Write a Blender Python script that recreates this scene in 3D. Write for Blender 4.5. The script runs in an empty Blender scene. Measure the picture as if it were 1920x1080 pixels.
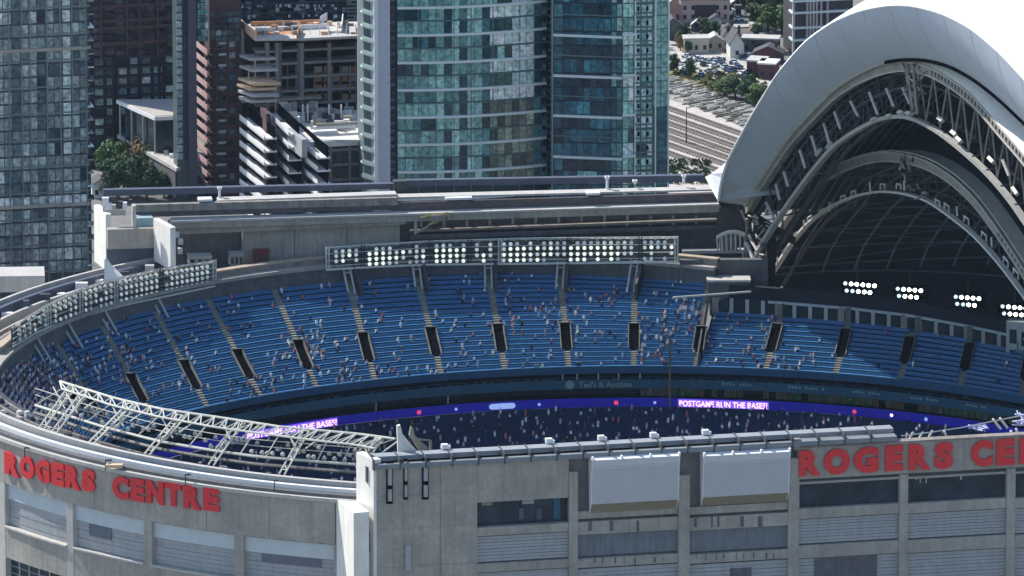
import bpy, bmesh, math, random
from mathutils import Vector
random.seed(7)
V = Vector
R = math.radians
scene = bpy.context.scene
COL = scene.collection

# ------------------------------------------------------------------ camera
PITCH = R(14.0); DIST = 2000.0; FPX = DIST/0.105; Z0 = 44.9
CAMP = V((0, -DIST*math.cos(PITCH), DIST*math.sin(PITCH)+Z0))
FWD = V((0, math.cos(PITCH), -math.sin(PITCH))); UPV = V((0, math.sin(PITCH), math.cos(PITCH)))
cd = bpy.data.cameras.new('camera'); cam = bpy.data.objects.new('camera', cd); COL.objects.link(cam)
cam.location = CAMP; cam.rotation_euler = (R(90)-PITCH, 0, 0)
cd.sensor_width = 36.0; cd.lens = 36.0*FPX/1920.0; cd.clip_start = 50; cd.clip_end = 20000
scene.camera = cam

# ------------------------------------------------------------------ sky and sun
SUN_TO = V((-0.80, 0.60, 0)).normalized(); SUN_EL = R(46)
world = bpy.data.worlds.new('World'); scene.world = world; world.use_nodes = True
nt = world.node_tree; nt.nodes.clear()
sky = nt.nodes.new('ShaderNodeTexSky'); sky.sky_type = 'NISHITA'; sky.sun_disc = False
sky.sun_elevation = SUN_EL; sky.sun_rotation = math.atan2(SUN_TO.x, SUN_TO.y)
sky.altitude = 300; sky.ozone_density = 2.5; sky.air_density = 1.2; sky.dust_density = .6
bg = nt.nodes.new('ShaderNodeBackground'); bg.inputs['Strength'].default_value = 0.14
wo = nt.nodes.new('ShaderNodeOutputWorld')
nt.links.new(sky.outputs[0], bg.inputs[0]); nt.links.new(bg.outputs[0], wo.inputs[0])
sd = bpy.data.lights.new('sun', 'SUN'); sd.energy = 4.6; sd.angle = R(0.5); sd.color = (1.0, 0.955, 0.88)
sun = bpy.data.objects.new('sun', sd); COL.objects.link(sun)
sdir = V((SUN_TO.x*math.cos(SUN_EL), SUN_TO.y*math.cos(SUN_EL), math.sin(SUN_EL)))
sun.rotation_euler = (-sdir).to_track_quat('-Z', 'Y').to_euler()
vs = scene.view_settings
vs.view_transform = 'Standard'; vs.look = 'None'; vs.gamma = 1.0; vs.use_curve_mapping = False
vs.exposure = 0.45
scene.render.engine = 'CYCLES'

# ------------------------------------------------------------------ picture-to-place helpers (photo read-offs in 1920x1080 px)
def ray(px, py): return FWD + V((1, 0, 0))*((px-960)/FPX) - UPV*((py-540)/FPX)
def Pz(px, py, z):
    d = ray(px, py); return CAMP + d*((z-CAMP.z)/d.z)
def PY(px, py, Y):
    d = ray(px, py); return CAMP + d*((Y-CAMP.y)/d.y)
def PR(px, py, rad, far=True, cx=0.0, cy=0.0):      # ray meets the vertical cylinder round (cx, cy)
    d = ray(px, py); ox, oy = CAMP.x-cx, CAMP.y-cy
    a = d.x*d.x+d.y*d.y; b = 2*(ox*d.x+oy*d.y); c = ox*ox+oy*oy-rad*rad
    q = math.sqrt(max(b*b-4*a*c, 0)); t = (-b+(q if far else -q))/(2*a)
    return CAMP + d*t
def interp(pts, x):
    if x <= pts[0][0]:
        (x0, y0), (x1, y1) = pts[0], pts[1]
    elif x >= pts[-1][0]:
        (x0, y0), (x1, y1) = pts[-2], pts[-1]
    else:
        for i in range(len(pts)-1):
            if pts[i][0] <= x <= pts[i+1][0]:
                (x0, y0), (x1, y1) = pts[i], pts[i+1]; break
    return y0+(y1-y0)*(x-x0)/(x1-x0)
GZ = -14.0                                            # street level

# ------------------------------------------------------------------ materials
MATS = {}
def mat(name, col, rough=0.8, metal=0.0, var=0.15, scale=0.5, streak=0.0, emit=0.0, spec=0.4, bump=0.0, rnd=0.0, ecol=None, grain=None):
    if name in MATS: return MATS[name]
    m = bpy.data.materials.new(name); m.use_nodes = True; n = m.node_tree; L = n.links
    b = n.nodes['Principled BSDF']
    b.inputs['Roughness'].default_value = rough; b.inputs['Metallic'].default_value = metal
    b.inputs['Specular IOR Level'].default_value = spec
    geo = n.nodes.new('ShaderNodeNewGeometry')
    def noise(sc, stretch=None, det=4):
        t = n.nodes.new('ShaderNodeTexNoise'); t.inputs['Scale'].default_value = sc; t.inputs['Detail'].default_value = det
        if stretch:
            mp = n.nodes.new('ShaderNodeMapping'); mp.inputs['Scale'].default_value = stretch
            L.new(geo.outputs['Position'], mp.inputs['Vector']); L.new(mp.outputs[0], t.inputs['Vector'])
        else: L.new(geo.outputs['Position'], t.inputs['Vector'])
        return t.outputs['Fac']
    def mul(a, fac, amt):                               # a * (1 + amt*(fac-0.5)*2)
        mr = n.nodes.new('ShaderNodeMapRange'); mr.inputs['From Min'].default_value = 0.25; mr.inputs['From Max'].default_value = 0.75
        mr.inputs['To Min'].default_value = 1-amt; mr.inputs['To Max'].default_value = 1+amt
        L.new(fac, mr.inputs['Value'])
        x = n.nodes.new('ShaderNodeMix'); x.data_type = 'RGBA'; x.blend_type = 'MULTIPLY'; x.inputs[0].default_value = 1.0
        if isinstance(a, tuple): x.inputs[6].default_value = a
        else: L.new(a, x.inputs[6])
        L.new(mr.outputs[0], x.inputs[7]); return x.outputs[2]
    c = (*col, 1.0)
    if var: c = mul(c, noise(scale), var); c = mul(c, noise(scale*7), var*0.6)
    if streak: c = mul(c, noise(1.0, (1.6, 1.6, 0.09)), streak)
    if rnd:
        oi = n.nodes.new('ShaderNodeObjectInfo'); c = mul(c, oi.outputs['Random'], rnd)
    if isinstance(c, tuple): b.inputs['Base Color'].default_value = c
    else: L.new(c, b.inputs['Base Color'])
    if bump:
        bp = n.nodes.new('ShaderNodeBump'); bp.inputs['Strength'].default_value = bump; bp.inputs['Distance'].default_value = 0.15
        L.new(noise(3.0), bp.inputs['Height']); L.new(bp.outputs[0], b.inputs['Normal'])
    if emit:
        b.inputs['Emission Color'].default_value = (*(ecol or col), 1); b.inputs['Emission Strength'].default_value = emit
    MATS[name] = m; return m
def glassmat(name, stops, rough=0.08, spec=0.5, metal=0.0):
    """window glass: each pane takes its own tint (blinds, curtains, dark rooms, painted reflections) from the object's random number"""
    if name in MATS: return MATS[name]
    m = bpy.data.materials.new(name); m.use_nodes = True; n = m.node_tree; L = n.links
    b = n.nodes['Principled BSDF']; b.inputs['Roughness'].default_value = rough; b.inputs['Specular IOR Level'].default_value = spec
    b.inputs['Metallic'].default_value = metal
    oi = n.nodes.new('ShaderNodeObjectInfo'); cr = n.nodes.new('ShaderNodeValToRGB'); cr.color_ramp.interpolation = 'LINEAR'
    e = cr.color_ramp.elements
    while len(e) > 1: e.remove(e[-1])
    e[0].position = stops[0][0]; e[0].color = (*stops[0][1], 1)
    for p, c in stops[1:]:
        q = e.new(p); q.color = (*c, 1)
    L.new(oi.outputs['Random'], cr.inputs[0])
    geo = n.nodes.new('ShaderNodeNewGeometry'); t = n.nodes.new('ShaderNodeTexNoise'); t.inputs['Scale'].default_value = 1.1
    t.inputs['Detail'].default_value = 5; L.new(geo.outputs['Position'], t.inputs['Vector'])
    mr = n.nodes.new('ShaderNodeMapRange'); mr.inputs['From Min'].default_value = .3; mr.inputs['From Max'].default_value = .7
    mr.inputs['To Min'].default_value = .45; mr.inputs['To Max'].default_value = 1.5; L.new(t.outputs['Fac'], mr.inputs['Value'])
    x = n.nodes.new('ShaderNodeMix'); x.data_type = 'RGBA'; x.blend_type = 'MULTIPLY'; x.inputs[0].default_value = 1
    L.new(cr.outputs[0], x.inputs[6]); L.new(mr.outputs[0], x.inputs[7]); L.new(x.outputs[2], b.inputs['Base Color'])
    bp = n.nodes.new('ShaderNodeBump'); bp.inputs['Strength'].default_value = .25; bp.inputs['Distance'].default_value = .2
    t2 = n.nodes.new('ShaderNodeTexNoise'); t2.inputs['Scale'].default_value = .35; L.new(geo.outputs['Position'], t2.inputs['Vector'])
    L.new(t2.outputs['Fac'], bp.inputs['Height']); L.new(bp.outputs[0], b.inputs['Normal'])
    MATS[name] = m; return m

M_CONC = mat('concrete', (.35, .322, .282), .9, var=.20, scale=.16, streak=.12, bump=.3)
M_CONC2 = mat('pale_concrete', (.45, .43, .40), .85, var=.10, scale=.4, streak=.10)
M_CONCD = mat('dark_concrete', (.115, .115, .12), .9, var=.2, scale=.4, streak=.15)
M_PANEL = mat('ribbed_panel', (.34, .35, .36), .6, var=.08, scale=.6, streak=.10)
M_WHITE = mat('white_paint', (.74, .74, .73), .55, var=.05, scale=.3)
M_ROOF = mat('roof_membrane', (.66, .665, .68), .55, var=.05, scale=.12, streak=.05)
M_STEEL = mat('pale_steel', (.50, .48, .42), .5, var=.15, scale=.8)
M_WSTEEL = mat('white_steel', (.66, .64, .58), .5, var=.12, scale=.8)
M_DSTEEL = mat('dark_steel', (.05, .05, .055), .6, var=.3, scale=.8)
M_RUST = mat('weathered_steel', (.24, .215, .19), .75, var=.3, scale=.6, streak=.2)
M_BLACK = mat('black_void', (.004, .004, .006), .9, var=0, spec=0)
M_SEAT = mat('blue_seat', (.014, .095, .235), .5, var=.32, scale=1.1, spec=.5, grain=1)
M_SEATL = mat('blue_seat_lit_tops', (.06, .25, .46), .5, var=.35, scale=1.3)  # lighter blue puts sunlight on pans and back tops into the colour
M_TREAD = mat('deck_tread', (.010, .030, .09), .8, var=.25, scale=.5)
M_SLATE = mat('slate_blue_metal', (.07, .085, .12), .6, var=.15, scale=.3)
M_TEAL = mat('teal_fascia', (.015, .085, .15), .6, var=.15, scale=.4)
M_AISLE = mat('aisle_concrete', (.25, .23, .18), .85, var=.2, scale=.8)
M_RED = mat('red_sign_letter', (.68, .030, .035), .45, var=.06, scale=.6)
M_GLASSD = mat('dark_glass', (.018, .034, .048), .15, var=.5, scale=.35, spec=.3)
M_FRAME = mat('pale_frame', (.40, .42, .43), .5, var=.1, scale=.6)

# ------------------------------------------------------------------ meshes and objects
class MB:
    def __init__(s): s.v = []; s.f = []; s.m = []
    def add(s, vs_, fs, mi=0):
        o = len(s.v); s.v.extend(V(p) for p in vs_)
        for f in fs: s.f.append(tuple(i+o for i in f)); s.m.append(mi)
        return s
    def hexa(s, a, b, mi=0):                                # a: four bottom points, b: four top points (same order)
        s.add(list(a)+list(b), [(3, 2, 1, 0), (4, 5, 6, 7), (0, 1, 5, 4), (1, 2, 6, 5), (2, 3, 7, 6), (3, 0, 4, 7)], mi); return s
    def box(s, x0, x1, y0, y1, z0, z1, mi=0):
        return s.hexa([(x0, y0, z0), (x1, y0, z0), (x1, y1, z0), (x0, y1, z0)], [(x0, y0, z1), (x1, y0, z1), (x1, y1, z1), (x0, y1, z1)], mi)
    def tube(s, p, q, r, n=5, r2=None, mi=0):
        p, q = V(p), V(q); d = q-p
        if d.length < 1e-6: return s
        d.normalize(); a = d.cross(V((0, 0, 1)))
        if a.length < 1e-3: a = d.cross(V((1, 0, 0)))
        a.normalize(); b = d.cross(a); r2 = r if r2 is None else r2
        vs_ = [p+(a*math.cos(t)+b*math.sin(t))*r for t in [2*math.pi*i/n for i in range(n)]] + \
              [q+(a*math.cos(t)+b*math.sin(t))*r2 for t in [2*math.pi*i/n for i in range(n)]]
        s.add(vs_, [(i, (i+1) % n, n+(i+1) % n, n+i) for i in range(n)]+[tuple(range(n-1, -1, -1)), tuple(range(n, 2*n))], mi); return s
    def poly(s, pts, r, n=5, mi=0):
        for a, b in zip(pts[:-1], pts[1:]): s.tube(a, b, r, n, mi=mi)
        return s
    def prism(s, pts, off, mi=0):                           # planar outline pushed along off
        n = len(pts); off = V(off); p = [V(q) for q in pts]
        s.add(p+[q+off for q in p], [tuple(range(n-1, -1, -1)), tuple(range(n, 2*n))]+[(i, (i+1) % n, n+(i+1) % n, n+i) for i in range(n)], mi); return s
    def sweep(s, rows, closed=False, mi=0, cap=True):       # rows: list of profiles (each a list of points), joined
        n = len(rows[0]); base = len(s.v)
        for r_ in rows: s.v.extend(V(p) for p in r_)
        for i in range(len(rows)-1):
            for j in range(n if closed else n-1):
                k = (j+1) % n
                s.f.append((base+i*n+j, base+i*n+k, base+(i+1)*n+k, base+(i+1)*n+j)); s.m.append(mi[j] if isinstance(mi, (list, tuple)) else mi)
        if closed and cap:
            m0 = mi[0] if isinstance(mi, (list, tuple)) else mi
            s.f.append(tuple(base+j for j in range(n))); s.m.append(m0)
            s.f.append(tuple(base+(len(rows)-1)*n+j for j in range(n-1, -1, -1))); s.m.append(m0)
        return s
    def mesh(s, name, mats, L=V((0, 0, 0)), smooth=False):
        me = bpy.data.meshes.new(name); me.from_pydata([p-L for p in s.v], [], s.f)
        for m in (mats if isinstance(mats, (list, tuple)) else [mats]): me.materials.append(m)
        me.polygons.foreach_set('material_index', s.m)
        if smooth: me.polygons.foreach_set('use_smooth', [True]*len(s.f))
        bm = bmesh.new(); bm.from_mesh(me); bmesh.ops.recalc_face_normals(bm, faces=bm.faces); bm.to_mesh(me); bm.free()
        me.update(); return me
def origin(o):
    L = V((0, 0, 0))
    while o is not None: L = L+V(o.location); o = o.parent
    return L
def link(name, me, parent=None, loc=None, rz=0.0):
    o = bpy.data.objects.new(name, me); COL.objects.link(o)
    if parent is not None:
        o.parent = parent
        if loc is not None: o.location = V(loc)-origin(parent)
    elif loc is not None: o.location = loc
    if rz: o.rotation_euler = (0, 0, rz)
    return o
def thing(name, label, cat, loc, group=None):
    o = bpy.data.objects.new(name, None); COL.objects.link(o); o.location = loc; o.empty_display_size = 1
    o['label'] = label; o['category'] = cat
    if group: o['group'] = group
    return o
def part(name, mb, mats, parent, kind=None, label=None, smooth=False):
    if not mb.f: return None
    o = link(name, mb.mesh(name, mats, origin(parent), smooth), parent)
    if kind: o['kind'] = kind
    if label: o['label'] = label
    return o
def solo(name, mb, mats, label, cat, group=None, smooth=False, L=None):
    L = L if L is not None else V((0, 0, 0))
    o = link(name, mb.mesh(name, mats, L, smooth), None, L); o['label'] = label; o['category'] = cat
    if group: o['group'] = group
    return o
def setting(name, mb, mats, kind='structure'):
    o = link(name, mb.mesh(name, mats)); o['kind'] = kind; return o

class Wall:
    """a vertical plane: along (a), height (z), out towards the viewer (o)"""
    def __init__(s, O, d):
        s.O = V((O[0], O[1], 0)); s.d = V((d[0], d[1], 0)).normalized(); s.n = V((s.d.y, -s.d.x, 0))
    def at(s, px, py):
        r_ = ray(px, py); t = s.n.dot(s.O-CAMP)/s.n.dot(r_); q = CAMP+r_*t
        return (q-s.O).dot(s.d), q.z
    def p(s, a, z, o=0.0): return s.O+s.d*a+s.n*o+V((0, 0, z))
    def box(s, mb, a0, a1, z0, z1, o0, o1, mi=0):
        mb.hexa([s.p(a0, z0, o1), s.p(a1, z0, o1), s.p(a1, z0, o0), s.p(a0, z0, o0)], [s.p(a0, z1, o1), s.p(a1, z1, o1), s.p(a1, z1, o0), s.p(a0, z1, o0)], mi)
        return mb
    def pbox(s, mb, x0, x1, y0, y1, o0, o1, mi=0):           # box by photo rectangle (y0 top)
        xm = (x0+x1)/2; ym = (y0+y1)/2
        a0 = s.at(x0, ym)[0]; a1 = s.at(x1, ym)[0]; z1 = s.at(xm, y0)[1]; z0 = s.at(xm, y1)[1]
        return s.box(mb, a0, a1, z0, z1, o0, o1, mi)
    def rot(s): return math.atan2(s.d.y, s.d.x)
YAW = R(12.6)
UD = V((math.cos(YAW), math.sin(YAW), 0)); VD = V((-math.sin(YAW), math.cos(YAW), 0))
_unit = {}
def unit_box(mat_, w, d, h, name='pane'):
    """a box standing on its base centre, width along x; shared between alike pieces"""
    k = (mat_.name, round(w, 2), round(d, 2), round(h, 2), name)
    if k not in _unit: _unit[k] = MB().box(-k[1]/2, k[1]/2, -k[2]/2, k[2]/2, 0, k[3]).mesh(name, mat_)
    return _unit[k]
# ================================================================== THE GROUND
g = MB()
GX, GY = 6000, 6000
HOLE = 98
# ground as a ring round the playing field (the bowl goes below street level)
pts_o = []; pts_i = []
for i in range(48):
    a = 2*math.pi*i/48; pts_i.append((HOLE*math.cos(a), HOLE*math.sin(a)-5, GZ)); pts_o.append((GX*math.cos(a), GY*math.sin(a), GZ))
g.add(pts_i+pts_o, [(i, (i+1) % 48, 48+(i+1) % 48, 48+i) for i in range(48)])
setting('ground', g, mat('asphalt_ground', (.17, .165, .155), .95, var=.35, scale=.03))
fl = MB(); fl.add([(HOLE*1.02*math.cos(2*math.pi*i/48), HOLE*1.02*math.sin(2*math.pi*i/48)-5, -13.2) for i in range(48)], [tuple(range(48))])
setting('playing_field', fl, mat('turf', (.02, .06, .02), .95, var=.3, scale=.2))

# ================================================================== THE STADIUM BOWL
ST = thing('stadium', 'huge round concrete stadium with blue seats and an open roof', 'stadium', (0, 0, GZ))
ZB, ZT = 9.2, 22.7
def T1(px): return Pz(px, 745-237*math.sqrt(max(0, 1-((px-960)/980)**2)), ZT)
def Bc(px): return Pz(px, 980-290*math.sqrt(max(0, 1-((px-1200)/1200)**2)), ZB)
T2pts = [(1330, 587), (1465, 597), (1590, 607), (1700, 620), (1800, 638), (1880, 655), (1960, 675), (2100, 715)]
def T2(tpx, bpx):
    B_ = Bc(bpx); y = interp(T2pts, tpx); yb = 980-290*math.sqrt(1-((bpx-1200)/1200)**2)
    return Pz(tpx, y, ZB+(yb-y)/7.3*.54)
def ang(rad, deg, z): return V((rad*math.cos(R(deg)), rad*math.sin(R(deg)), z))
# aisle lines: (top point, bottom point, has vomitory, right part)
ST_L = [(ang(102.9, 206, ZT), ang(83, 203, ZB)), (ang(102.9, 194, ZT), ang(83, 192, ZB)), (ang(102.9, 183, ZT), ang(83, 181, ZB)),
        (ang(102.9, 172, ZT), ang(83, 172, ZB)), (T1(38), ang(83.5, 163.5, ZB))]
ST_L += [(T1(t), Bc(b)) for t, b in [(100, 205), (185, 290), (285, 390), (385, 490), (510, 595), (650, 703), (780, 828), (915, 947), (1050, 1066), (1190, 1188), (1330, 1303)]]
ST_R = [(T2(t, b), Bc(b)) for t, b in [(1334, 1305), (1462, 1434), (1590, 1566), (1710, 1687), (1820, 1800), (1930, 1915), (2040, 2030)]]
DECKS = []                                                   # (TL, BL, TR, BR, rows)
SEAT_SPOTS = []                                              # seat positions for the spectators
def lerp(a, b, t): return a+(b-a)*t
ROWH = .643
def section(A, B, n, va, vb, si=0):
    (Ta, Ba), (Tb, Bb) = A, B
    sec = MB()
    # the section's own mesh: the raked slab beneath its rows
    def pt(u, t, dz=0.0):
        p = lerp(lerp(Ba, Bb, u)+bulge(Ba, Bb, u), lerp(Ta, Tb, u)+bulge(Ta, Tb, u), t); p = V(p); p.z += dz; return p
    def bulge(P_, Q_, u):
        c = V(((P_.x+Q_.x)/2, (P_.y+Q_.y)/2, 0)); 
        if c.length < 1: return V((0, 0, 0))
        L_ = (Q_-P_).length; return c.normalized()*(4*u*(1-u))*L_*L_/(8*100.0)
    M = 5
    sec.sweep([[pt(i/M, 0, -.9), pt(i/M, 1, -.9), pt(i/M, 1, -2.0), pt(i/M, 0, -2.0)] for i in range(M+1)], closed=True)
    so = part('seating_section', sec, M_TREAD, ST)
    wid = (Tb-Ta).length
    for k in range(n):
        t0, t1 = k/n, (k+1)/n
        rb = 4 <= k < 9
        ga = (1.35 if (va and rb) else .62)/wid; gb = (1.35 if (vb and rb) else .62)/wid
        rows = []
        for i in range(M+1):
            u = ga+(1-ga-gb)*i/M
            q0 = pt(u, t0); q1 = pt(u, t1)
            z = lerp(Ba.z, Ta.z, t0); q0.z = z; q1.z = z
            h = lerp(Ba.z, Ta.z, t1)-z
            L2 = lambda s_, dz: V((lerp(q0.x, q1.x, s_), lerp(q0.y, q1.y, s_), z+dz))
            rows.append([L2(0, -.55), L2(0, 0), L2(1, 0), L2(1, h), L2(1, -.55)])
        m = MB(); m.sweep(rows, mi=0)
        # seats: pan and raked back, broken into seats by their own edges
        for i in range(M):
            pass
        rows = []
        for i in range(M+1):
            u = ga+(1-ga-gb)*i/M+0.0
            q0 = pt(u, t0); q1 = pt(u, t1); z = lerp(Ba.z, Ta.z, t0)
            L2 = lambda s_, dz: V((lerp(q0.x, q1.x, s_), lerp(q0.y, q1.y, s_), z+dz))
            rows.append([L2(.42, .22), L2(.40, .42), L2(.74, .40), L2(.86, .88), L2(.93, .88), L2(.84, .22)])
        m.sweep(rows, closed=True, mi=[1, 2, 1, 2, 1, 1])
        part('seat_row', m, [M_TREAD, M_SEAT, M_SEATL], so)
        ns = int(wid*(1-ga-gb)/.56)
        for j in range(ns):
            u = ga+(1-ga-gb)*(j+.5)/ns; q0 = pt(u, t0); q1 = pt(u, t1)
            SEAT_SPOTS.append((V((lerp(q0.x, q1.x, .55), lerp(q0.y, q1.y, .55), lerp(Ba.z, Ta.z, t0))), t0, k, si))
def aisle(Ln, n, vom, name='aisle_steps'):
    T_, B_ = Ln; d = (T_-B_); d.z = 0; dep = d.length; d.normalize(); s = V((-d.y, d.x, 0)); m = MB()
    for k in range(n):
        if vom and 4 <= k < 9:
            if m.f: part(name, m, M_AISLE, ST); m = MB()
            continue
        t0, t1 = k/n, (k+1)/n
        for hh in (0, 1):
            a = t0+(t1-t0)*hh/2; z = lerp(B_.z, T_.z, a)
            p = B_+(T_-B_)*a; q = B_+(T_-B_)*(a+(t1-t0)/2); p = V((p.x, p.y, z)); q = V((q.x, q.y, z)); w = s*.68
            z1 = V((0, 0, .16)); z0 = V((0, 0, -.5))
            m.hexa([p-w+z0, p+w+z0, q+w+z0, q-w+z0], [p-w+z1, p+w+z1, q+w+z1, q-w+z1])
    part(name, m, M_AISLE, ST)
    if vom:
        m = MB(); b_ = MB()
        a0, a1 = 4/n, 9/n
        p = B_+(T_-B_)*a0; q = B_+(T_-B_)*a1; zf = p.z-1.6
        for sg in (-1, 1):
            i0 = s*sg*1.02; i1 = s*sg*1.22
            f = [p+i0, p+i1, q+i1, q+i0]
            m.hexa([V((v.x, v.y, zf)) for v in f], [V((v.x, v.y, v.z+(.5 if i < 2 else .8))) for i, v in enumerate(f)])
        qa = q-s*1.28; qb = q+s*1.28; e = d*.3
        m.hexa([V((v.x, v.y, q.z-.3)) for v in (qa, qb, qb+e, qa+e)], [V((v.x, v.y, q.z+1.0)) for v in (qa, qb, qb+e, qa+e)])
        part('vomitory_wall', m, mat('vomitory_concrete', (.15, .14, .115), .85, var=.3), ST)
        i0 = s*1.0
        b_.hexa([V((v.x, v.y, v.z-.85)) for v in (p-i0, p+i0, q+i0, q-i0)], [V((v.x, v.y, v.z-.02)) for v in (p-i0, p+i0, q+i0, q-i0)])
        b_.hexa([V((v.x, v.y, v.z-.4)) for v in (q-i0, q+i0, q+i0-d*.1, q-i0-d*.1)], [V((v.x, v.y, q.z+.9)) for v in (q-i0, q+i0, q+i0-d*.1, q-i0-d*.1)])
        part('vomitory_dark_block', b_, M_BLACK, ST)  # solid black block paints the dark inside of the opening
NL = 21
for i in range(len(ST_L)-1): section(ST_L[i], ST_L[i+1], NL, i >= 4, i+1 >= 4, i)
for i, l in enumerate(ST_L): aisle(l, NL, i >= 4)
for i in range(len(ST_R)-1):
    n = max(6, round((ST_R[i][0].z+ST_R[i+1][0].z-2*ZB)/2/ROWH)); section(ST_R[i], ST_R[i+1], n, i > 0, True, 15+i)
for i, l in enumerate(ST_R):
    if i: aisle(l, max(6, round((l[0].z-ZB)/ROWH)), True)
# solid end cheek where the full-height deck meets the part with the boxes
m = MB(); T_, B_ = ST_L[-1]; m.prism([B_+V((0, 0, -2)), T_+V((0, 0, -2)), T_+V((0, 0, .6)), B_+V((0, 0, .6))], V((.35, 0, 0)))
part('deck_cheek_wall', m, M_CONCD, ST)

# ---- curves that run right round the bowl
def b_line(dr, z, p0=150, p1=2030, step=22):                 # front line of the deck moved dr metres outwards
    out = []
    for dg in (203, 192, 181, 172, 163.5): out.append(ang(83+dr, dg, z))
    px = 205
    while px <= p1:
        q = Bc(px); c = V((25.2, -48, 0)); d = V((q.x-c.x, q.y-c.y, 0)).normalized()
        if px < 500:
            d = d.lerp(V((q.x, q.y, 0)).normalized(), (500-px)/300).normalized()
        q = V((q.x, q.y, 0))+d*dr; q.z = z; out.append(q); px += step
    return out
def band(name, prof, mats, kind=None, mi=0, closed=True, step=22):
    """prof: list of (outward shift, z)"""
    lines = [b_line(dr, z, step=step) for dr, z in prof]
    m = MB(); m.sweep([[l[i] for l in lines] for i in range(len(lines[0]))], closed=closed, mi=mi)
    return part(name, m, mats, ST, kind=kind)
band('deck_parapet', [(-.35, 8.2), (-.35, 9.75), (0, 9.75), (0, 8.2)], mat('parapet_blue', (.012, .075, .17), .6))
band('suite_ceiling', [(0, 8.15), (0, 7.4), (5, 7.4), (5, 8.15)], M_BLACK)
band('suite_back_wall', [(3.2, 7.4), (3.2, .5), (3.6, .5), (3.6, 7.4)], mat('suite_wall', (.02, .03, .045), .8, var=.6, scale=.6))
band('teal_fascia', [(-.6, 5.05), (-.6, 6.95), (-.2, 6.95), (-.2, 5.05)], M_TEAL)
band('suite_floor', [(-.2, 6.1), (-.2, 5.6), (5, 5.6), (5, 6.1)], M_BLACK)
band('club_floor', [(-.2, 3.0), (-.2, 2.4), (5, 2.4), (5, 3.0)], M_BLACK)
# posts and lit/green suite fronts in the two dark gaps
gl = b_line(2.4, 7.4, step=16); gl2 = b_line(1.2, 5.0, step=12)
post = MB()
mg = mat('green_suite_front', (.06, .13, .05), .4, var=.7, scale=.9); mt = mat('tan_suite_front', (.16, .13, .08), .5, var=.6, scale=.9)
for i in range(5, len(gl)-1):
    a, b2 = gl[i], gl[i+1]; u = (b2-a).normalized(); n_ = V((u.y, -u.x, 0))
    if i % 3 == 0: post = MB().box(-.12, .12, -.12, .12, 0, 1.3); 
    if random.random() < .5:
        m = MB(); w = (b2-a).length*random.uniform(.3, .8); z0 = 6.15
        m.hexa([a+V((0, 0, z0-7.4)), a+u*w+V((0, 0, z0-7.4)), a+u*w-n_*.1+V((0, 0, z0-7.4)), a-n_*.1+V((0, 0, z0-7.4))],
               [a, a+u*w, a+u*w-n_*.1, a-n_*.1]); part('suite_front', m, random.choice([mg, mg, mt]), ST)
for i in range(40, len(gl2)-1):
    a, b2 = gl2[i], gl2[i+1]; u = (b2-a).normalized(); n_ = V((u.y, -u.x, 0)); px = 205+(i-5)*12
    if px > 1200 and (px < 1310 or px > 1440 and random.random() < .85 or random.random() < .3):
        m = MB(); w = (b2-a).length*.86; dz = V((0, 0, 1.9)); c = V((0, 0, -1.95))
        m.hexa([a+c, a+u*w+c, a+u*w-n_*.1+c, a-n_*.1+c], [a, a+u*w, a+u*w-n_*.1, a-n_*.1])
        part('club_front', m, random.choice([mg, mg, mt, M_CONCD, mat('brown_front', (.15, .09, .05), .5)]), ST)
pl = b_line(-.25, 6.95, step=22)
for px in (1055, 1082, 1122, 1160, 1200, 840, 705):
    q = Bc(px); m = MB(); m.box(q.x-.12, q.x+.12, q.y-.4, q.y-.15, 6.95 if px > 900 else 3.2, 8.2 if px > 900 else 5.0); part('fascia_post', m, M_CONC2, ST)

# LED ribbon board: a thing of its own
RB = thing('ribbon_board', 'long blue glowing LED ribbon board along the lower stand edge', 'screen', (0, 78, 2))
lines = [b_line(dr, z, step=12) for dr, z in [(-.75, 1.2), (-.75, 3.0), (-.3, 3.0), (-.3, 1.2)]]
m = MB(); m.sweep([[l[i] for l in lines] for i in range(len(lines[0]))], closed=True)
part('screen', m, mat('ribbon_blue', (.006, .006, .16), .4, var=.25, scale=.15, emit=.22, ecol=(.010, .008, .44)), RB)
def on_ribbon(px, dr=-.80):
    q = Bc(px); q2 = Bc(px+2); u = V((q2.x-q.x, q2.y-q.y, 0)).normalized(); n_ = V((u.y, -u.x, 0)); return V((q.x, q.y, 0))+n_*(-dr), u, n_
def glyphs(txt, bold=.03, ext=.02):
    c = bpy.data.curves.new('lettering', 'FONT'); c.body = txt; c.size = 1; c.extrude = ext; c.offset = bold; c.resolution_u = 3
    o = bpy.data.objects.new('lettering', c); dg = bpy.context.evaluated_depsgraph_get()
    COL.objects.link(o); bpy.context.view_layer.update(); dg = bpy.context.evaluated_depsgraph_get()
    me = bpy.data.meshes.new_from_object(o.evaluated_get(dg)); vs_ = [V(v.co) for v in me.vertices]; fs = [tuple(p.vertices) for p in me.polygons]
    bpy.data.objects.remove(o); bpy.data.curves.remove(c); bpy.data.meshes.remove(me)
    x0 = min(v.x for v in vs_); x1 = max(v.x for v in vs_); y0 = min(v.y for v in vs_); y1 = max(v.y for v in vs_)
    z1 = max(abs(v.z) for v in vs_) or 1
    return [V(((v.x-x0)/(x1-x0), (v.y-y0)/(y1-y0), v.z/z1)) for v in vs_], fs
_gc = {}
def put_text(mb, txt, org, u, n_, w, h, depth=.05, bold=.02, up=V((0, 0, 1))):
    if (txt, bold) not in _gc: _gc[(txt, bold)] = glyphs(txt, bold)
    vs_, fs = _gc[(txt, bold)]
    mb.add([org+u*(v.x*w)+up*(v.y*h)+n_*(v.z*depth) for v in vs_], fs); return mb
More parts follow.
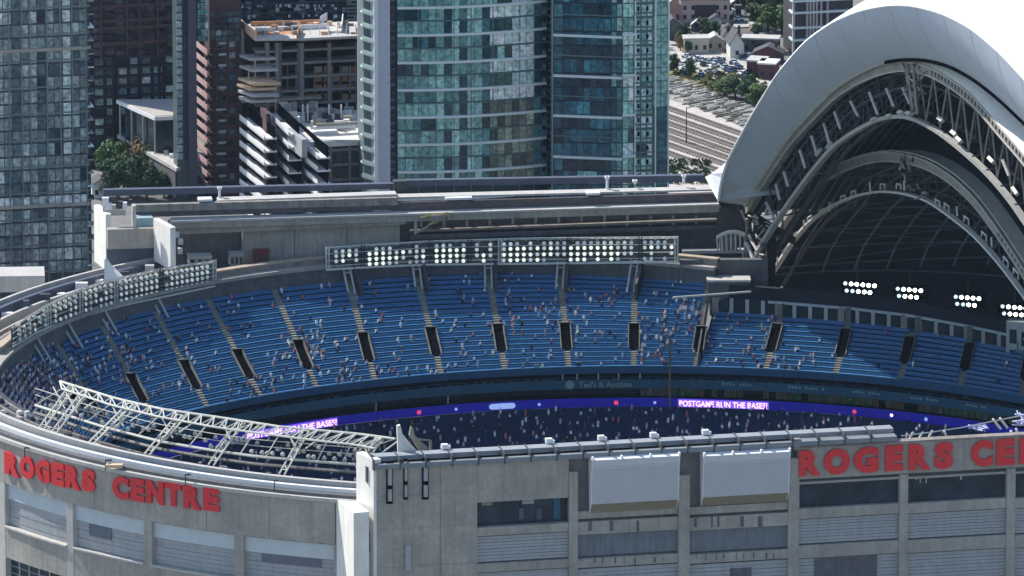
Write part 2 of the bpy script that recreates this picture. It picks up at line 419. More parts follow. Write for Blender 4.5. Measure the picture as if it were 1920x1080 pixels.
M_PINK = mat('led_pink', (.7, .5, .8), .5, var=0, emit=1.5, ecol=(.80, .52, .95)); M_LEDW = mat('led_white', (.3, .4, .8), .5, var=0, emit=.5, ecol=(.35, .5, .95))
M_LEDR = mat('led_red', (.8, .05, .15), .5, var=0, emit=.6, ecol=(.8, .06, .16)); M_LEDV = mat('led_violet', (.25, .12, .6), .5, var=0, emit=.9, ecol=(.16, .08, .55))
for x0, x1 in ((1272, 1443), (455, 628)):
    p0, u, n_ = on_ribbon(x0); p1, _, _ = on_ribbon(x1); L_ = (p1-p0).length; u = (p1-p0).normalized(); n_ = V((u.y, -u.x, 0))
    m = MB(); o = p0+n_*.3; m.hexa([o+V((0, 0, 1.3)), o+u*L_+V((0, 0, 1.3)), o+u*L_-n_*.2+V((0, 0, 1.3)), o-n_*.2+V((0, 0, 1.3))], [o+V((0, 0, 2.95)), o+u*L_+V((0, 0, 2.95)), o+u*L_-n_*.2+V((0, 0, 2.95)), o-n_*.2+V((0, 0, 2.95))])
    part('message_panel', m, M_LEDV, RB)
    m = MB(); put_text(m, 'POSTGAME RUN THE BASES!', o+n_*.06+V((0, 0, 1.5))+u*.3, u, n_, L_-.6, 1.2, .04, .008); part('message_text', m, M_PINK, RB)
for px, r_, mm in ((1155, .6, M_LEDR), (783, .6, M_LEDR), (1605, .55, M_LEDR), (1675, .45, M_PINK), (1740, .5, M_LEDW), (1010, .4, M_LEDW), (1228, .4, M_LEDW), (853, .4, M_LEDW)):
    p0, u, n_ = on_ribbon(px); m = MB(); pts = []
    for k in range(12):
        a = k*math.pi/6; rr = r_*(1 if k % 2 == 0 else .6); pts.append(p0+n_*.02+u*(rr*math.cos(a))+V((0, 0, 2.1+rr*math.sin(a))))
    m.prism(pts, n_*.05); part('logo', m, mm, RB)
p0, u, n_ = on_ribbon(915); m = MB(); L_ = 5.6
m.prism([p0+n_*.02+u*(L_/2+(L_/2-.6)*sx+.6*math.cos(a))+V((0, 0, 2.1+.6*math.sin(a))) for sx, aa in ((1, (-90, -45, 0, 45, 90)), (-1, (90, 135, 180, 225, 270))) for a in [R(q) for q in aa]], n_*.05)
part('logo_pill', m, M_LEDW, RB)
# lettering on the teal fascia
p0 = Bc(1085); p1 = Bc(1184); u = (p1-p0); u.z = 0; L_ = u.length; u.normalize(); n_ = V((u.y, -u.x, 0)); m = MB()
M_FT = mat('fascia_lettering', (.20, .32, .33), .6)
put_text(m, "Ted's & Auction", V((p0.x, p0.y, 5.35))+n_*.68, u, n_, L_, 1.25, .04, .02); part('fascia_lettering', m, M_FT, ST)
p0 = Bc(1068); m = MB(); m.prism([V((p0.x, p0.y, 6.0))+n_*.68+u*(.95*math.cos(a))+V((0, 0, .95*math.sin(a))) for a in [math.pi*k/7 for k in range(14)]], n_*.05); part('fascia_disc', m, M_FT, ST)
for px, w in ((1355, 60), (1480, 70), (1600, 60), (1710, 60), (1815, 40)):
    p0 = Bc(px); p1 = Bc(px+w); u = (p1-p0); u.z = 0; L_ = u.length; u.normalize(); n_ = V((u.y, -u.x, 0)); m = MB()
    for k in range(int(L_/.7)):
        if k % 5 == 4: continue
        o = V((p0.x, p0.y, 6.0))+n_*.66+u*(k*.7); h = random.uniform(.35, .6)
        m.hexa([o, o+u*.45, o+u*.45-n_*.04, o-n_*.04], [o+V((0, 0, h)), o+u*.45+V((0, 0, h)), o+u*.45-n_*.04+V((0, 0, h)), o-n_*.04+V((0, 0, h))])
    part('fascia_lettering', m, M_FT, ST, kind='stuff')

# lower bowl rows (the overhang's shade put into their dark colours), one joined mass of rows
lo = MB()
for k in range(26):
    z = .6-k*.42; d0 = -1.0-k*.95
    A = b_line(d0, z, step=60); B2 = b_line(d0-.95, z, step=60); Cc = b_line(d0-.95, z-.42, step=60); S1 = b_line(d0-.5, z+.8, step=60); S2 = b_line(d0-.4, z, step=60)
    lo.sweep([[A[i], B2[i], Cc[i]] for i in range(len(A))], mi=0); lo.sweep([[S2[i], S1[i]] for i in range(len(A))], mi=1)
part('lower_seating', lo, [mat('low_tread', (.02, .028, .05), .9), mat('low_seat_shaded', (.012, .04, .11), .7, var=.5, scale=1.2)], ST, kind='stuff')

# ---- wall and ring beam above the seats (far side), left ring tracks
def ring(prof, d0, d1, step=3.0, cx=0, cy=0):
    rows = []; d = d0
    while d <= d1+1e-6:
        rows.append([V((cx+r_*math.cos(R(d)), cy+r_*math.sin(R(d)), z)) for r_, z in prof]); d += step
    m = MB(); m.sweep(rows, closed=True); return m
D0, D1 = 70, 205
part('rear_wall', ring([(102.9, 20.0), (102.9, 25.3), (103.6, 25.3), (103.6, 20.0)], 66, D1), M_CONCD, ST)
part('rim_shelf', ring([(103.0, 25.2), (102.4, 25.2), (102.4, 25.9), (105.2, 25.9), (105.2, 25.2)], 66, D1), M_CONC, ST)
part('ring_beam', ring([(104.2, 25.9), (104.2, 27.0), (105.6, 27.0), (105.6, 25.9)], 66, 170), M_RUST, ST)
part('ring_rail', ring([(104.1, 27.05), (104.1, 27.35), (105.8, 27.35), (105.8, 27.05)], 66, 170), mat('tan_rail', (.42, .33, .24), .6, var=.2), ST)
part('outer_walkway', ring([(105.3, 21.0), (105.3, 22.5), (118, 22.5), (118, 21.0)], 66, D1), M_CONCD, ST)
for r0, r1, z0, z1, mm in ((107.2, 108.0, 22.5, 26.5, M_RUST), (109.8, 110.4, 22.5, 26.2, M_CONC), (112.2, 112.9, 22.5, 27.2, M_CONC2), (115.2, 116.2, 22.5, 28.0, M_SLATE), (117.6, 118.3, 20.0, 28.4, M_CONC2)):
    part('track_beam', ring([(r0, z0), (r0, z1), (r1, z1), (r1, z0)], 128, 186), mm, ST)
for k in range(15):
    d = 131+k*3.2; m = MB(); p = ang(113.6+random.uniform(-.4, 1.2), d, 26.2); w = random.uniform(.5, 1.4)
    m.box(p.x-w, p.x+w, p.y-.6, p.y+.6, 22.5, 27.0+random.random()*1.5); part('track_equipment', m, random.choice([M_CONC2, M_WHITE, M_SLATE, M_DSTEEL]), ST)

# ---- suites wall at the right (pale frames round dark windows) and dark wall above
SU = [(px, interp(T2pts, px)) for px in range(1334, 2100, 22)]
def su_pt(px, dz, out=0.0):
    q = T2(px, px-24); return V((q.x, q.y, q.z+dz))
m = MB(); rows = []
for px, _ in SU:
    q = su_pt(px, 0); rows.append([q+V((0, .8, -2)), q+V((0, .8, 3.4)), q+V((0, 1.6, 3.4)), q+V((0, 1.6, -2))])
m.sweep(rows, closed=True); part('suites_wall', m, mat('suites_dark_glass', (.015, .02, .03), .2, var=.4, scale=.8), ST)
def ribbon_px(x0, x1, z0, z1, o0, o1, name, mm, step=15):
    rows = []; px = x0
    while px <= x1: q = su_pt(px, 0); rows.append([q+V((0, o0, z0)), q+V((0, o0, z1)), q+V((0, o1, z1)), q+V((0, o1, z0))]); px += step
    m = MB(); m.sweep(rows, closed=True); return part(name, m, mm, ST)
M_SF = mat('suite_frame', (.46, .50, .50), .6, var=.15)
ribbon_px(1440, 2090, 2.9, 3.4, .35, .8, 'suite_header', M_SF); ribbon_px(1334, 2090, -.2, .45, .35, .8, 'suite_sill', mat('sill_blue', (.02, .10, .20), .6))
px = 1342; k = 0
while px < 2050:
    q = su_pt(px, 0); w = .75 if k % 4 == 0 else .38
    m = MB(); m.box(q.x-w, q.x+w, q.y+.25, q.y+.8, q.z-.2, q.z+3.3); part('suite_mullion', m, M_SF if k % 4 else M_CONC, ST); 
    m = MB(); q2 = su_pt(px+14, 0); m.box(q2.x-1.0, q2.x+1.0, q2.y+.5, q2.y+.79, q2.z+.6, q2.z+2.7); part('suite_window', m, M_GLASSD, ST)
    px += 29.5; k += 1
ribbon_px(1334, 2090, 3.4, 6.0, 1.0, 2.2, 'upper_dark_wall', mat('roof_shade_wall', (.006, .010, .02), .8, var=.3, scale=.3))  # near-black colour holds the shade under the roof
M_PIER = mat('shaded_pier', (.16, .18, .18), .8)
for px in (1462, 1590, 1720, 1818):
    q = su_pt(px, 0); m = MB(); m.box(q.x-.55, q.x+.55, q.y-.5, q.y+.3, q.z-3, q.z+3.3); part('suite_pier', m, M_PIER, ST)
# grey box at the top of the deck, left of the roof foot
w_ = Wall(T1(1340), (1, .02)); m = MB(); w_.pbox(m, 1326, 1404, 519, 560, 0, 4); part('scoreboard_box', m, M_CONCD, ST)
m = MB(); w_.pbox(m, 1324, 1406, 516, 520, -.2, 4.3); part('box_cap', m, M_STEEL, ST)
m = MB(); w_.pbox(m, 1330, 1440, 560, 585, 0, 3); part('pale_booth', m, M_SF, ST)
for x in (1342, 1362, 1382, 1400, 1420):
    m = MB(); w_.pbox(m, x, x+11, 565, 582, 3.0, 3.1); part('booth_window', m, M_GLASSD, ST)
m = MB(); w_.pbox(m, 1275, 1440, 490, 540, -3, -1.2); part('rear_concrete', m, M_CONCD, ST)

# tall pale window block where the suites turn at the right edge of the frame
q = su_pt(1886, 0); w5 = Wall(q+V((0, -1.5, 0)), (1, -.25))
m = MB(); w5.pbox(m, 1886, 2010, 606, 736, -3, 0); part('window_block', m, M_SF, ST)
for r_, (y0, y1) in enumerate(((618, 646), (656, 686), (693, 713), (717, 733))):
    for c_ in range(5):
        m = MB(); x = 1890+c_*(22 if r_ < 2 else 15)+3; w5.pbox(m, x, x+(13 if r_ < 2 else 9), y0+c_*5, y1+c_*5-2, 0, .08); part('block_window', m, M_GLASSD, ST)
# ================================================================== FACADES (outside walls)
# right facade: a straight wall
FA = Pz(700, 862, 40.8); FB = Pz(1680, 808, 40.8)
WR = Wall(FA, (FB-FA).to_2d())
def fbox(x0, x1, y0, y1, o0, o1, mm, name, par=ST, kind=None, label=None, par2=None):
    m = MB(); WR.pbox(m, x0, x1, y0, y1, o0, o1); return part(name, m, mm, par2 or par, kind, label)
def wy(x, yref, x0=1000):                                   # courses follow the wall: yref given at x0
    a, z = WR.at(x0, yref); q = WR.p(WR.at(x, yref)[0], z); 
    d = q-CAMP; t = d.dot(FWD); return 540-(d.dot(UPV)/t)*FPX
def course(x0, x1, ya, yb, o0, o1, mm, name, xr=1000):
    za = WR.at(xr, ya)[1]; zb = WR.at(xr, yb)[1]; a0 = WR.at(x0, wy(x0, ya, xr))[0]; a1 = WR.at(x1, wy(x1, ya, xr))[0]
    m = MB(); WR.box(m, a0, a1, zb, za, o0, o1); return part(name, m, mm, ST)
def px_a(x, y=950): return WR.at(x, y)[0]
aL = WR.at(700, 900)[0]; aR = WR.at(2120, 860)[0]
m = MB(); WR.box(m, aL, px_a(1490), GZ, 38.4, -9.0, -1.6); WR.box(m, px_a(1490), aR, GZ, 35.0, -2.6, -1.6); part('main_block', m, mat('wall_core', (.19, .185, .18), .9, var=.15), ST)
# plain corner wall in big cast panels (each panel a piece, joints recessed)
zs = [38.9, 33.0, 27.0, 21.5]
xs = [700, 757, 826, 895]
for i in range(3):
    for j in range(4):
        z1 = [40.0, 33.6, 27.2, 19.8][j]; z0 = [33.64, 27.24, 19.84, GZ][j]
        m = MB(); WR.box(m, px_a(xs[i])+.03, px_a(xs[i+1])-.03, z0, z1, -1.6, 0); part('wall_panel', m, M_CONC, ST)
fbox(760, 770, 1021, 1070, 0, .25, M_PANEL, 'downpipe_cover')
# columns and beams of the grid
cols = [(1067, 1083), (1272, 1293), (1478, 1498), (1686, 1702), (1887, 1903), (2095, 2110)]
for i, (x0, x1) in enumerate(cols):
    top = [36.4, 34.5, 36.6, 32.3, 32.3, 32.3][i]
    m = MB(); WR.box(m, px_a(x0), px_a(x1), GZ, top, -1.6, .25); part('column', m, M_CONC, ST)
bays = [(895, 1067), (1083, 1272), (1293, 1478), (1498, 1686), (1702, 1887), (1903, 2095)]
def bay(k, ya, yb, o0, o1, mm, name, xi0=0, xi1=0):
    x0, x1 = bays[k]; ym = (ya+yb)/2; a0, a1 = px_a(x0+xi0, ym), px_a(x1-xi1, ym)
    zb = WR.at((x0+x1)/2, yb)[1]; za = WR.at((x0+x1)/2, ya)[1]
    m = MB(); WR.box(m, a0+.02, a1-.02, zb, za, o0, o1); return part(name, m, mm, ST)
def ribbed(k, ya, yb, xi0=0, xi1=0, n=8, mm=None):
    h = (yb-ya)/n
    for i in range(n): bay(k, ya+i*h+.35, ya+(i+1)*h-.35, -1.58, -.45-(.08 if i % 2 else 0), mm or M_PANEL, 'panel_rib', xi0, xi1)
# bay 0
bay(0, 866, 938, -1.6, -.1, M_CONC, 'wall_panel'); bay(0, 985, 1001, -1.6, 0, M_CONC, 'spandrel'); ribbed(0, 1003, 1051); bay(0, 1053, 1069, -1.6, 0, M_CONC, 'spandrel'); bay(0, 1072, 1120, -1.58, -.7, M_PANEL, 'wall_panel')
w0 = bay(0, 938, 985, -1.6, -1.35, M_GLASSD, 'window')
for a, b_, c, d in ((938, 944, 0, 170), (968, 972, 28, 130)):
    m = MB(); WR.pbox(m, 897, 1066, a-3, a, -1.35, -.2); part('window_head', m, M_CONCD, ST); break
for x0, x1, y0, y1, mm in ((982, 1003, 938, 947, M_FRAME), (983, 1002, 941, 946, M_WHITE), (975, 984, 955, 976, M_SLATE), (1008, 1018, 955, 976, M_SLATE), (1040, 1052, 935, 975, M_TEAL), (905, 925, 942, 950, M_RUST)):
    m = MB(); WR.pbox(m, x0, x1, y0, y1, -1.34, -.9); part('window_fitting', m, mm, ST)
# bays 1, 2
for k, dy in ((1, 0), (2, -8)):
    bay(k, 955+dy, 969+dy, -1.6, -.35, M_CONC, 'sill_beam'); bay(k, 974+dy, 998+dy, -1.6, 0, M_CONC, 'spandrel')
    bay(k, 1000+dy, 1040+dy, -1.6, -.75, mat('dark_panel', (.15, .17, .19), .7, var=.15, streak=.2), 'dark_panel')
    bay(k, 1043+dy, 1060+dy, -1.6, 0, M_CONC, 'spandrel'); ribbed(k, 1063+dy, 1115+dy, n=7)
    for x in ([8, 40, 52, 95, 99, 128] if k == 2 else [20, 60, 110]):
        x0 = bays[k][0]+x; m = MB(); WR.pbox(m, x0, x0+random.uniform(2, 9), 974+dy+2, 996+dy, .0, .04); part('water_stain', m, M_CONCD, ST)
    for q in range(9):
        x0 = bays[k][0]+8+q*19+random.uniform(-5, 5); m = MB(); WR.pbox(m, x0, x0+random.uniform(1, 4), 1043+dy+2, 1043+dy+random.uniform(8, 17), .0, .04); part('water_stain', m, M_CONCD, ST)
fbox(1370, 1410, 1066, 1090, -.5, -.35, M_CONCD, 'dark_vent')
# bays 3.. with the long dark windows
for k, dy in ((3, 0), (4, -10), (5, -20)):
    bay(k, 903+dy, 948+dy, -1.6, -1.1, M_GLASSD, 'window'); bay(k, 899+dy, 903+dy, -1.6, .1, M_CONC, 'lintel')
    bay(k, 949+dy, 968+dy, -1.6, 0, M_CONC, 'spandrel'); ribbed(k, 970+dy, 1016+dy, n=8); bay(k, 1018+dy, 1042+dy, -1.6, 0, M_CONC, 'spandrel')
    ribbed(k, 1044+dy, 1115+dy, n=11, mm=M_PANEL)
for x0, x1, y0, y1 in ((1720, 1722, 893, 903), (1727, 1729, 895, 908), (1738, 1740, 893, 908), (1803, 1806, 888, 902)):
    fbox(x0, x1, y0, y1, -1.08, -.95, M_FRAME, 'window_fitting')
fbox(1528, 1645, 1042, 1090, -.44, -.3, M_CONCD, 'dark_vent')
# sign wall (parapet) above bays 3..5, one cast panel per 52 px
x = 1496
while x < 2110:
    za = WR.at(x+26, wy(x+26, 841, 1496))[1]; zb = WR.at(x+26, wy(x+26, 899, 1500))[1]
    m = MB(); WR.box(m, px_a(x, 860)+.02, px_a(x+52, 860)-.02, zb, za, -1.6, -.05); part('parapet_panel', m, M_CONC, ST); x += 52
m = MB(); za = WR.at(1500, 841)[1]; WR.box(m, px_a(1494, 850), px_a(2110, 850), za, za+.35, -1.9, .15); part('parapet_coping', m, M_RUST, ST)
# top wall strip above bays 0-2 and the rail trough with its segment joints
m = MB(); z1 = WR.at(900, 852)[1]; z0 = WR.at(900, 868)[1]; WR.box(m, px_a(895, 860), px_a(1496, 850), z0, 40.0, -1.6, -.1); part('wall_head', m, M_CONC, ST)
M_TROUGH = mat('trough_metal', (.19, .21, .225), .6, var=.12, scale=.5)
x = 700; i = 0
while x < 1675:
    a0, a1 = px_a(x, 850), px_a(x+49, 850)
    m = MB(); WR.box(m, a0+.06, a1-.06, 39.1, 40.0, -1.8, 1.0); part('trough_segment', m, M_TROUGH, ST)
    m = MB(); WR.box(m, a0+.06, a1-.06, 40.0, 40.8, -4.6, -1.9); part('upper_trough_segment', m, mat('upper_trough_metal', (.27, .29, .305), .6, var=.1), ST)
    m = MB(); WR.box(m, a0-.18, a0+.05, 38.9, 41.0, -4.7, 1.08); part('trough_bracket', m, M_DSTEEL, ST)
    if i in (3, 7, 9, 11, 13):
        m = MB(); WR.box(m, a0-1.0, a0+.2, 40.9, 41.8, -5.2, -4.2); WR.box(m, a0-.2, a0+.6, 40.9, 41.5, -4.8, -4.0); part('track_stop', m, M_WHITE, ST)
    x += 49; i += 1
m = MB(); WR.box(m, px_a(690, 850), px_a(1675), 36.0, 39.0, -9.0, -1.65); part('track_slab', m, M_CONCD, ST)
fbox(1487, 1500, 822, 842, -.5, .6, M_RUST, 'end_bracket')
# three bar lamps on the corner wall
for x, y0, y1, w in ((730, 868, 908, 6), (760, 864, 900, 4), (797, 863, 900, 6)):
    L = thing('bar_lamp', {730: 'left white and black bar lamp high on the corner wall', 760: 'thin middle bar lamp high on the corner wall', 797: 'right white bar lamp on the corner wall, tallest of three'}[x], 'lamp', WR.p(px_a(x), 30, .5), 'bar lamps on the corner wall')
    m = MB(); WR.pbox(m, x-w, x+w, y0-4, y1+36, .02, .35); part('mounting_plate', m, M_BLACK, L)
    m = MB(); WR.pbox(m, x-w*.6, x+w*.6, y0, y1, .35, .8); part('lamp_bar', m, M_PANEL, L)
    m = MB(); WR.pbox(m, x-w*.6, x+w*.6, y1+8, y1+30, .35, .8); part('lamp_bar', m, M_PANEL, L)
# two projecting white window boxes (each a thing)
for i, (x0, x1, yt, yb) in enumerate(((1097, 1273, 850, 938), (1306, 1480, 842, 925))):
    B = thing('projecting_box', ['white projecting box on the facade nearer the corner wall', 'white projecting box beside the right red lettering'][i], 'bay window', WR.p(px_a((x0+x1)/2), 33, 1.5), 'white projecting boxes on the facade')
    a0, a1 = px_a(x0+8, yt), px_a(x1-3, yt); xm = (x0+x1)/2
    zt = WR.at(xm, yt)[1]; zb = WR.at(xm, yb)[1]-.3
    # section: thin at the bottom, leaning out to the top (profile seen at the lit left end)
    zb += .3; prof = [(-1.0, zt+.2), (2.4, zt+.2-.6), (2.3, zt-1.5), (1.95, zt-2.4), (1.35, zb), (-.05, zb-1.95)]
    m = MB(); m.prism([WR.p(a0+.15, z-.05, o-.06) for o, z in prof], WR.d*(a1-a0-.3)); part('lining', m, M_CONCD, B)
    m = MB(); m.prism([WR.p(a0, z, o) for o, z in prof], WR.d*.2); part('side_panel', m, M_WHITE, B)
    m = MB(); m.prism([WR.p(a1-.2, z, o) for o, z in prof], WR.d*.2); part('side_panel', m, M_WHITE, B)
    mw = mat('box_panel_shaded', (.46, .47, .49), .55, var=.05, scale=.5)  # white front panel, its shade put into a greyer colour
    m = MB(); m.prism([WR.p(a0+.2, z, o) for o, z in ((1.97, zt-2.42), (2.03, zt-2.42), (1.43, zb+.03), (1.37, zb+.03))], WR.d*(a1-a0-.4)); part('front_panel', m, mw, B)
    m = MB(); m.prism([WR.p(a0+.2, z, o) for o, z in ((2.0, zt-2.4), (2.36, zt-1.5), (2.46, zt-.45), (2.36, zt-.45), (2.28, zt-1.5), (1.9, zt-2.4))], WR.d*(a1-a0-.4)); part('upper_panel', m, mat('box_panel_light', (.55, .56, .58), .5, var=.05), B)
    m = MB(); m.prism([WR.p(a0+.2, z, o) for o, z in ((1.38, zb+.02), (1.42, zb-.04), (-.0, zb-2.02), (-.05, zb-1.96))], WR.d*(a1-a0-.4)); part('soffit', m, mat('tan_soffit', (.27, .23, .16), .7, var=.1), B)
    n = 3
    for q in range(n+1):
        a = a0+(a1-a0-.3)*q/n; m = MB(); WR.box(m, a, a+.3, zt-.2, zt+.35, 1.9, 2.75); part('roof_clip', m, M_WHITE, B)
    m = MB(); m.prism([WR.p(a0, z, o) for o, z in ((-1.0, zt+.22), (2.5, zt-.42), (2.5, zt-.3), (-1.0, zt+.36))], WR.d*(a1-a0)); part('roof_plate', m, M_WHITE, B)
# red sign on the right wall
def letter(par, ch, org, u, n_, w, h, up=V((0, 0, 1)), depth=.22):
    m = MB(); put_text(m, ch, org, u, n_, w, h, depth, .068, up); return part('letter', m, M_RED, par)
SR = thing('wall_sign', 'red block lettering reading ROGERS CENTRE on right straight wall', 'sign', WR.p(px_a(1750), 36, .3), 'red stadium name signs')
for ch, x0, x1, y0, y1 in (('R', 1497, 1538, 841, 892), ('O', 1544, 1593, 838, 890), ('G', 1600, 1647, 835, 887), ('E', 1659, 1693, 832, 883), ('R', 1703, 1744, 829, 881), ('S', 1751, 1787, 826, 879), ('C', 1820, 1861, 822, 875), ('E', 1868, 1902, 820, 872), ('N', 1911, 1956, 817, 869), ('T', 1962, 2000, 815, 866), ('R', 2006, 2046, 812, 863), ('E', 2054, 2086, 809, 860)):
    ym = (y0+y1)/2; a0, zb = WR.at(x0, y1-2); a1, zt = WR.at(x1, y0)
    a0 = px_a(x0, ym); a1 = px_a(x1, ym); zt = WR.at((x0+x1)/2, y0+2)[1]; zb = WR.at((x0+x1)/2, y1-1)[1]
    letter(SR, ch, WR.p(a0, zb, .28), WR.d, WR.n, a1-a0, zt-zb)

# left facade: a cylinder wall of radius RL round (0, CL)
RL, CL = 120.7, 8.0
def cyl(px, py, r_=RL):
    q = PR(px, py, r_, far=False, cy=CL); return math.degrees(math.atan2(q.y-CL, q.x)), q.z
def cp(th, r_, z): return V((r_*math.cos(R(th)), CL+r_*math.sin(R(th)), z))
def arcbox(mb, t0, t1, z0, z1, r0, r1, n=None, zf=None):
    n = n or max(1, int(abs(t1-t0)/1.5)); rows = []
    for i in range(n+1):
        t = t0+(t1-t0)*i/n; rows.append([cp(t, r1, z0), cp(t, r1, z1), cp(t, r0, z1), cp(t, r0, z0)])
    mb.sweep(rows, closed=True); return mb
def carc(x0, x1, z0, z1, r0, r1, mm, name, yy=950, par=ST):
    m = MB(); arcbox(m, cyl(x0, yy)[0], cyl(x1, yy)[0], z0, z1, r0, r1); return part(name, m, mm, par)
ZR = 32.6
tL = cyl(-60, 900)[0]-12; tR = cyl(628, 900)[0]
m = MB(); arcbox(m, tL, tR, GZ, 30.4, RL-7, RL-1.7); part('curved_core', m, mat('wall_core2', (.19, .185, .18), .9), ST)
print('left wall theta', tL, tR, 'z at px', cyl(60, 965), cyl(400, 1000), cyl(150, 905), cyl(600, 960))
# name band: cast panels
nb = 9; ths = [tL+(tR-tL)*i/nb for i in range(nb+1)]
for i in range(nb):
    m = MB(); arcbox(m, ths[i]+.02, ths[i+1]-.02, 22.4, 30.6, RL-1.7, RL, n=4); part('parapet_panel', m, M_CONC, ST)
for r0, r1, z0, z1, mm, nm in ((RL-.4, RL+.5, 30.62, 31.3, M_CONC2, 'parapet_coping'), (RL-1.9, RL-.45, 30.0, 31.9, M_CONCD, 'gutter'), (RL-2.9, RL-1.95, 30.6, 32.7, M_WHITE, 'rail_beam'),
                               (RL-4.3, RL-3.2, 30.0, 32.3, M_SLATE, 'inner_gutter'), (RL-5.6, RL-4.6, 30.2, 33.3, M_CONC2, 'rail_beam')):
    m = MB(); arcbox(m, tL, cyl(668, 900)[0], z0, z1, r0, r1, n=40); part(nm, m, mm, ST)
m = MB(); arcbox(m, tL, cyl(668, 900)[0], 29.5, 30.0, 104.5, RL-1.9, n=40); part('roof_deck', m, mat('deck_dark', (.04, .045, .06), .9, var=.5, scale=.6), ST)
# piers and recessed ribbed panels: three levels
def zc(x, y): return cyl(x, y)[1]
pier_x = [(-140, -125), (-8, 9), (124, 136), (269, 284), (439, 456), (626, 634)]
for x0, x1 in pier_x:
    m = MB(); arcbox(m, cyl(x0, 950)[0], cyl(x1, 950)[0], GZ, 22.4, RL-1.7, RL-.05); part('pier', m, M_CONC2 if x0 < 200 else M_CONC, ST)
for k in range(5):
    x0 = pier_x[k][1]; x1 = pier_x[k+1][0]; t0 = cyl(x0, 950)[0]; t1 = cyl(x1, 950)[0]
    m = MB(); arcbox(m, t0, t1, 19.2, 22.1, RL-1.7, RL-.75); part('lit_panel_strip', m, mat('lit_panel_pale_blue', (.50, .55, .58), .6, var=.06), ST)  # sunlit upper strip put into a paler colour than the ribs below
    for i in range(6):
        m = MB(); z1 = 19.1-i*.85; arcbox(m, t0, t1, z1-.8, z1, RL-1.7, RL-1.0-(.07 if i % 2 else 0)); part('panel_rib', m, M_PANEL, ST)
    m = MB(); arcbox(m, t0, t1, 7.6, 13.6, RL-1.7, RL-.1); part('spandrel', m, M_CONC, ST)
    m = MB(); arcbox(m, t0, t1, 13.6, 13.95, RL-1.7, RL+.35); part('ledge', m, M_CONC2, ST)
    # glazed grid under the spandrel
    m = MB(); arcbox(m, t0, t1, 1.0, 7.6, RL-1.7, RL-1.3); part('dark_glazing', m, M_GLASSD, ST)
    nn = 6
    for i in range(nn+1):
        t = t0+(t1-t0)*i/nn; m = MB(); arcbox(m, t-.05, t+.05, 1.0, 7.6, RL-1.3, RL-1.05, n=1); part('glazing_bar', m, M_FRAME, ST)
    for i in range(5):
        z = 7.4-i*1.45; m = MB(); arcbox(m, t0, t1, z-.1, z, RL-1.3, RL-1.1); part('glazing_bar', m, M_FRAME, ST)
    m = MB(); arcbox(m, t0, t1, GZ, 1.0, RL-1.7, RL-.1); part('base_wall', m, M_CONC, ST)
for x0, x1, y0, y1 in ((161, 203, 972, 1010), (487, 600, 1008, 1062)):
    t0, t1 = cyl(x0, (y0+y1)/2)[0], cyl(x1, (y0+y1)/2)[0]; xm = (x0+x1)/2
    m = MB(); arcbox(m, t0, t1, zc(xm, y1), zc(xm, y0), RL-1.7, RL-.85); part('dark_hatch', m, mat('hatch_grey', (.13, .15, .18), .7, var=.1), ST)
# return wall and corner fin, sunlight put into a paler concrete
m = MB(); P1 = cp(cyl(629, 930)[0], RL-.3, 31.6)
P2 = V(WR.p(px_a(664, 960), 31.6, 1.5)); P2 = Pz(663, 962, 31.2)
PA = V((P1.x, P1.y, 0)); PB = V((P2.x, P2.y, 0)); nb_ = (PB-PA).normalized()
back = V((-nb_.y, nb_.x, 0)); back = back if back.x > 0 else -back
def slab(name, A, B, z0, z1, th, mm, par=ST, dz=0.0):
    d = (B-A).normalized(); o = V((-d.y, d.x, 0)); o = o if o.x > 0 else -o
    m = MB(); q = [A, B, B+o*th, A+o*th]; m.hexa([V((p.x, p.y, z0)) for p in q], [V((p.x, p.y, z1+(dz if i in (0, 3) else 0))) for i, p in enumerate(q)]); return part(name, m, mm, par)
M_LIT = mat('sunlit_fin_concrete', (.76, .73, .67), .85, var=.08, scale=.3, streak=.12)
slab('return_wall', PA, PB, GZ, 31.2, 3.0, M_LIT)
FN = V((FA.x, FA.y, 0))+V((WR.d.x, WR.d.y, 0))*-.02
far_ = Pz(668, 848, 40.8); slab('corner_fin', V((far_.x, far_.y, 0)), FN+WR.n*.2, GZ, 40.8, 1.6, M_LIT)
m = MB(); fa = V((far_.x, far_.y, 0)); dd = (FN-fa).normalized(); c = fa+dd*((FN-fa).length*.70); o = V((dd.y, -dd.x, 0)); o = o if o.x < 0 else -o
m.hexa([c+o*.05+V((0, 0, 22.6)), c+dd*1.8+o*.05+V((0, 0, 22.6)), c+dd*1.8+V((0, 0, 22.6)), c+V((0, 0, 22.6))], [c+o*.05+V((0, 0, 26.6)), c+dd*1.8+o*.05+V((0, 0, 26.6)), c+dd*1.8+V((0, 0, 26.6)), c+V((0, 0, 26.6))])
part('slit_window', m, M_BLACK, ST)
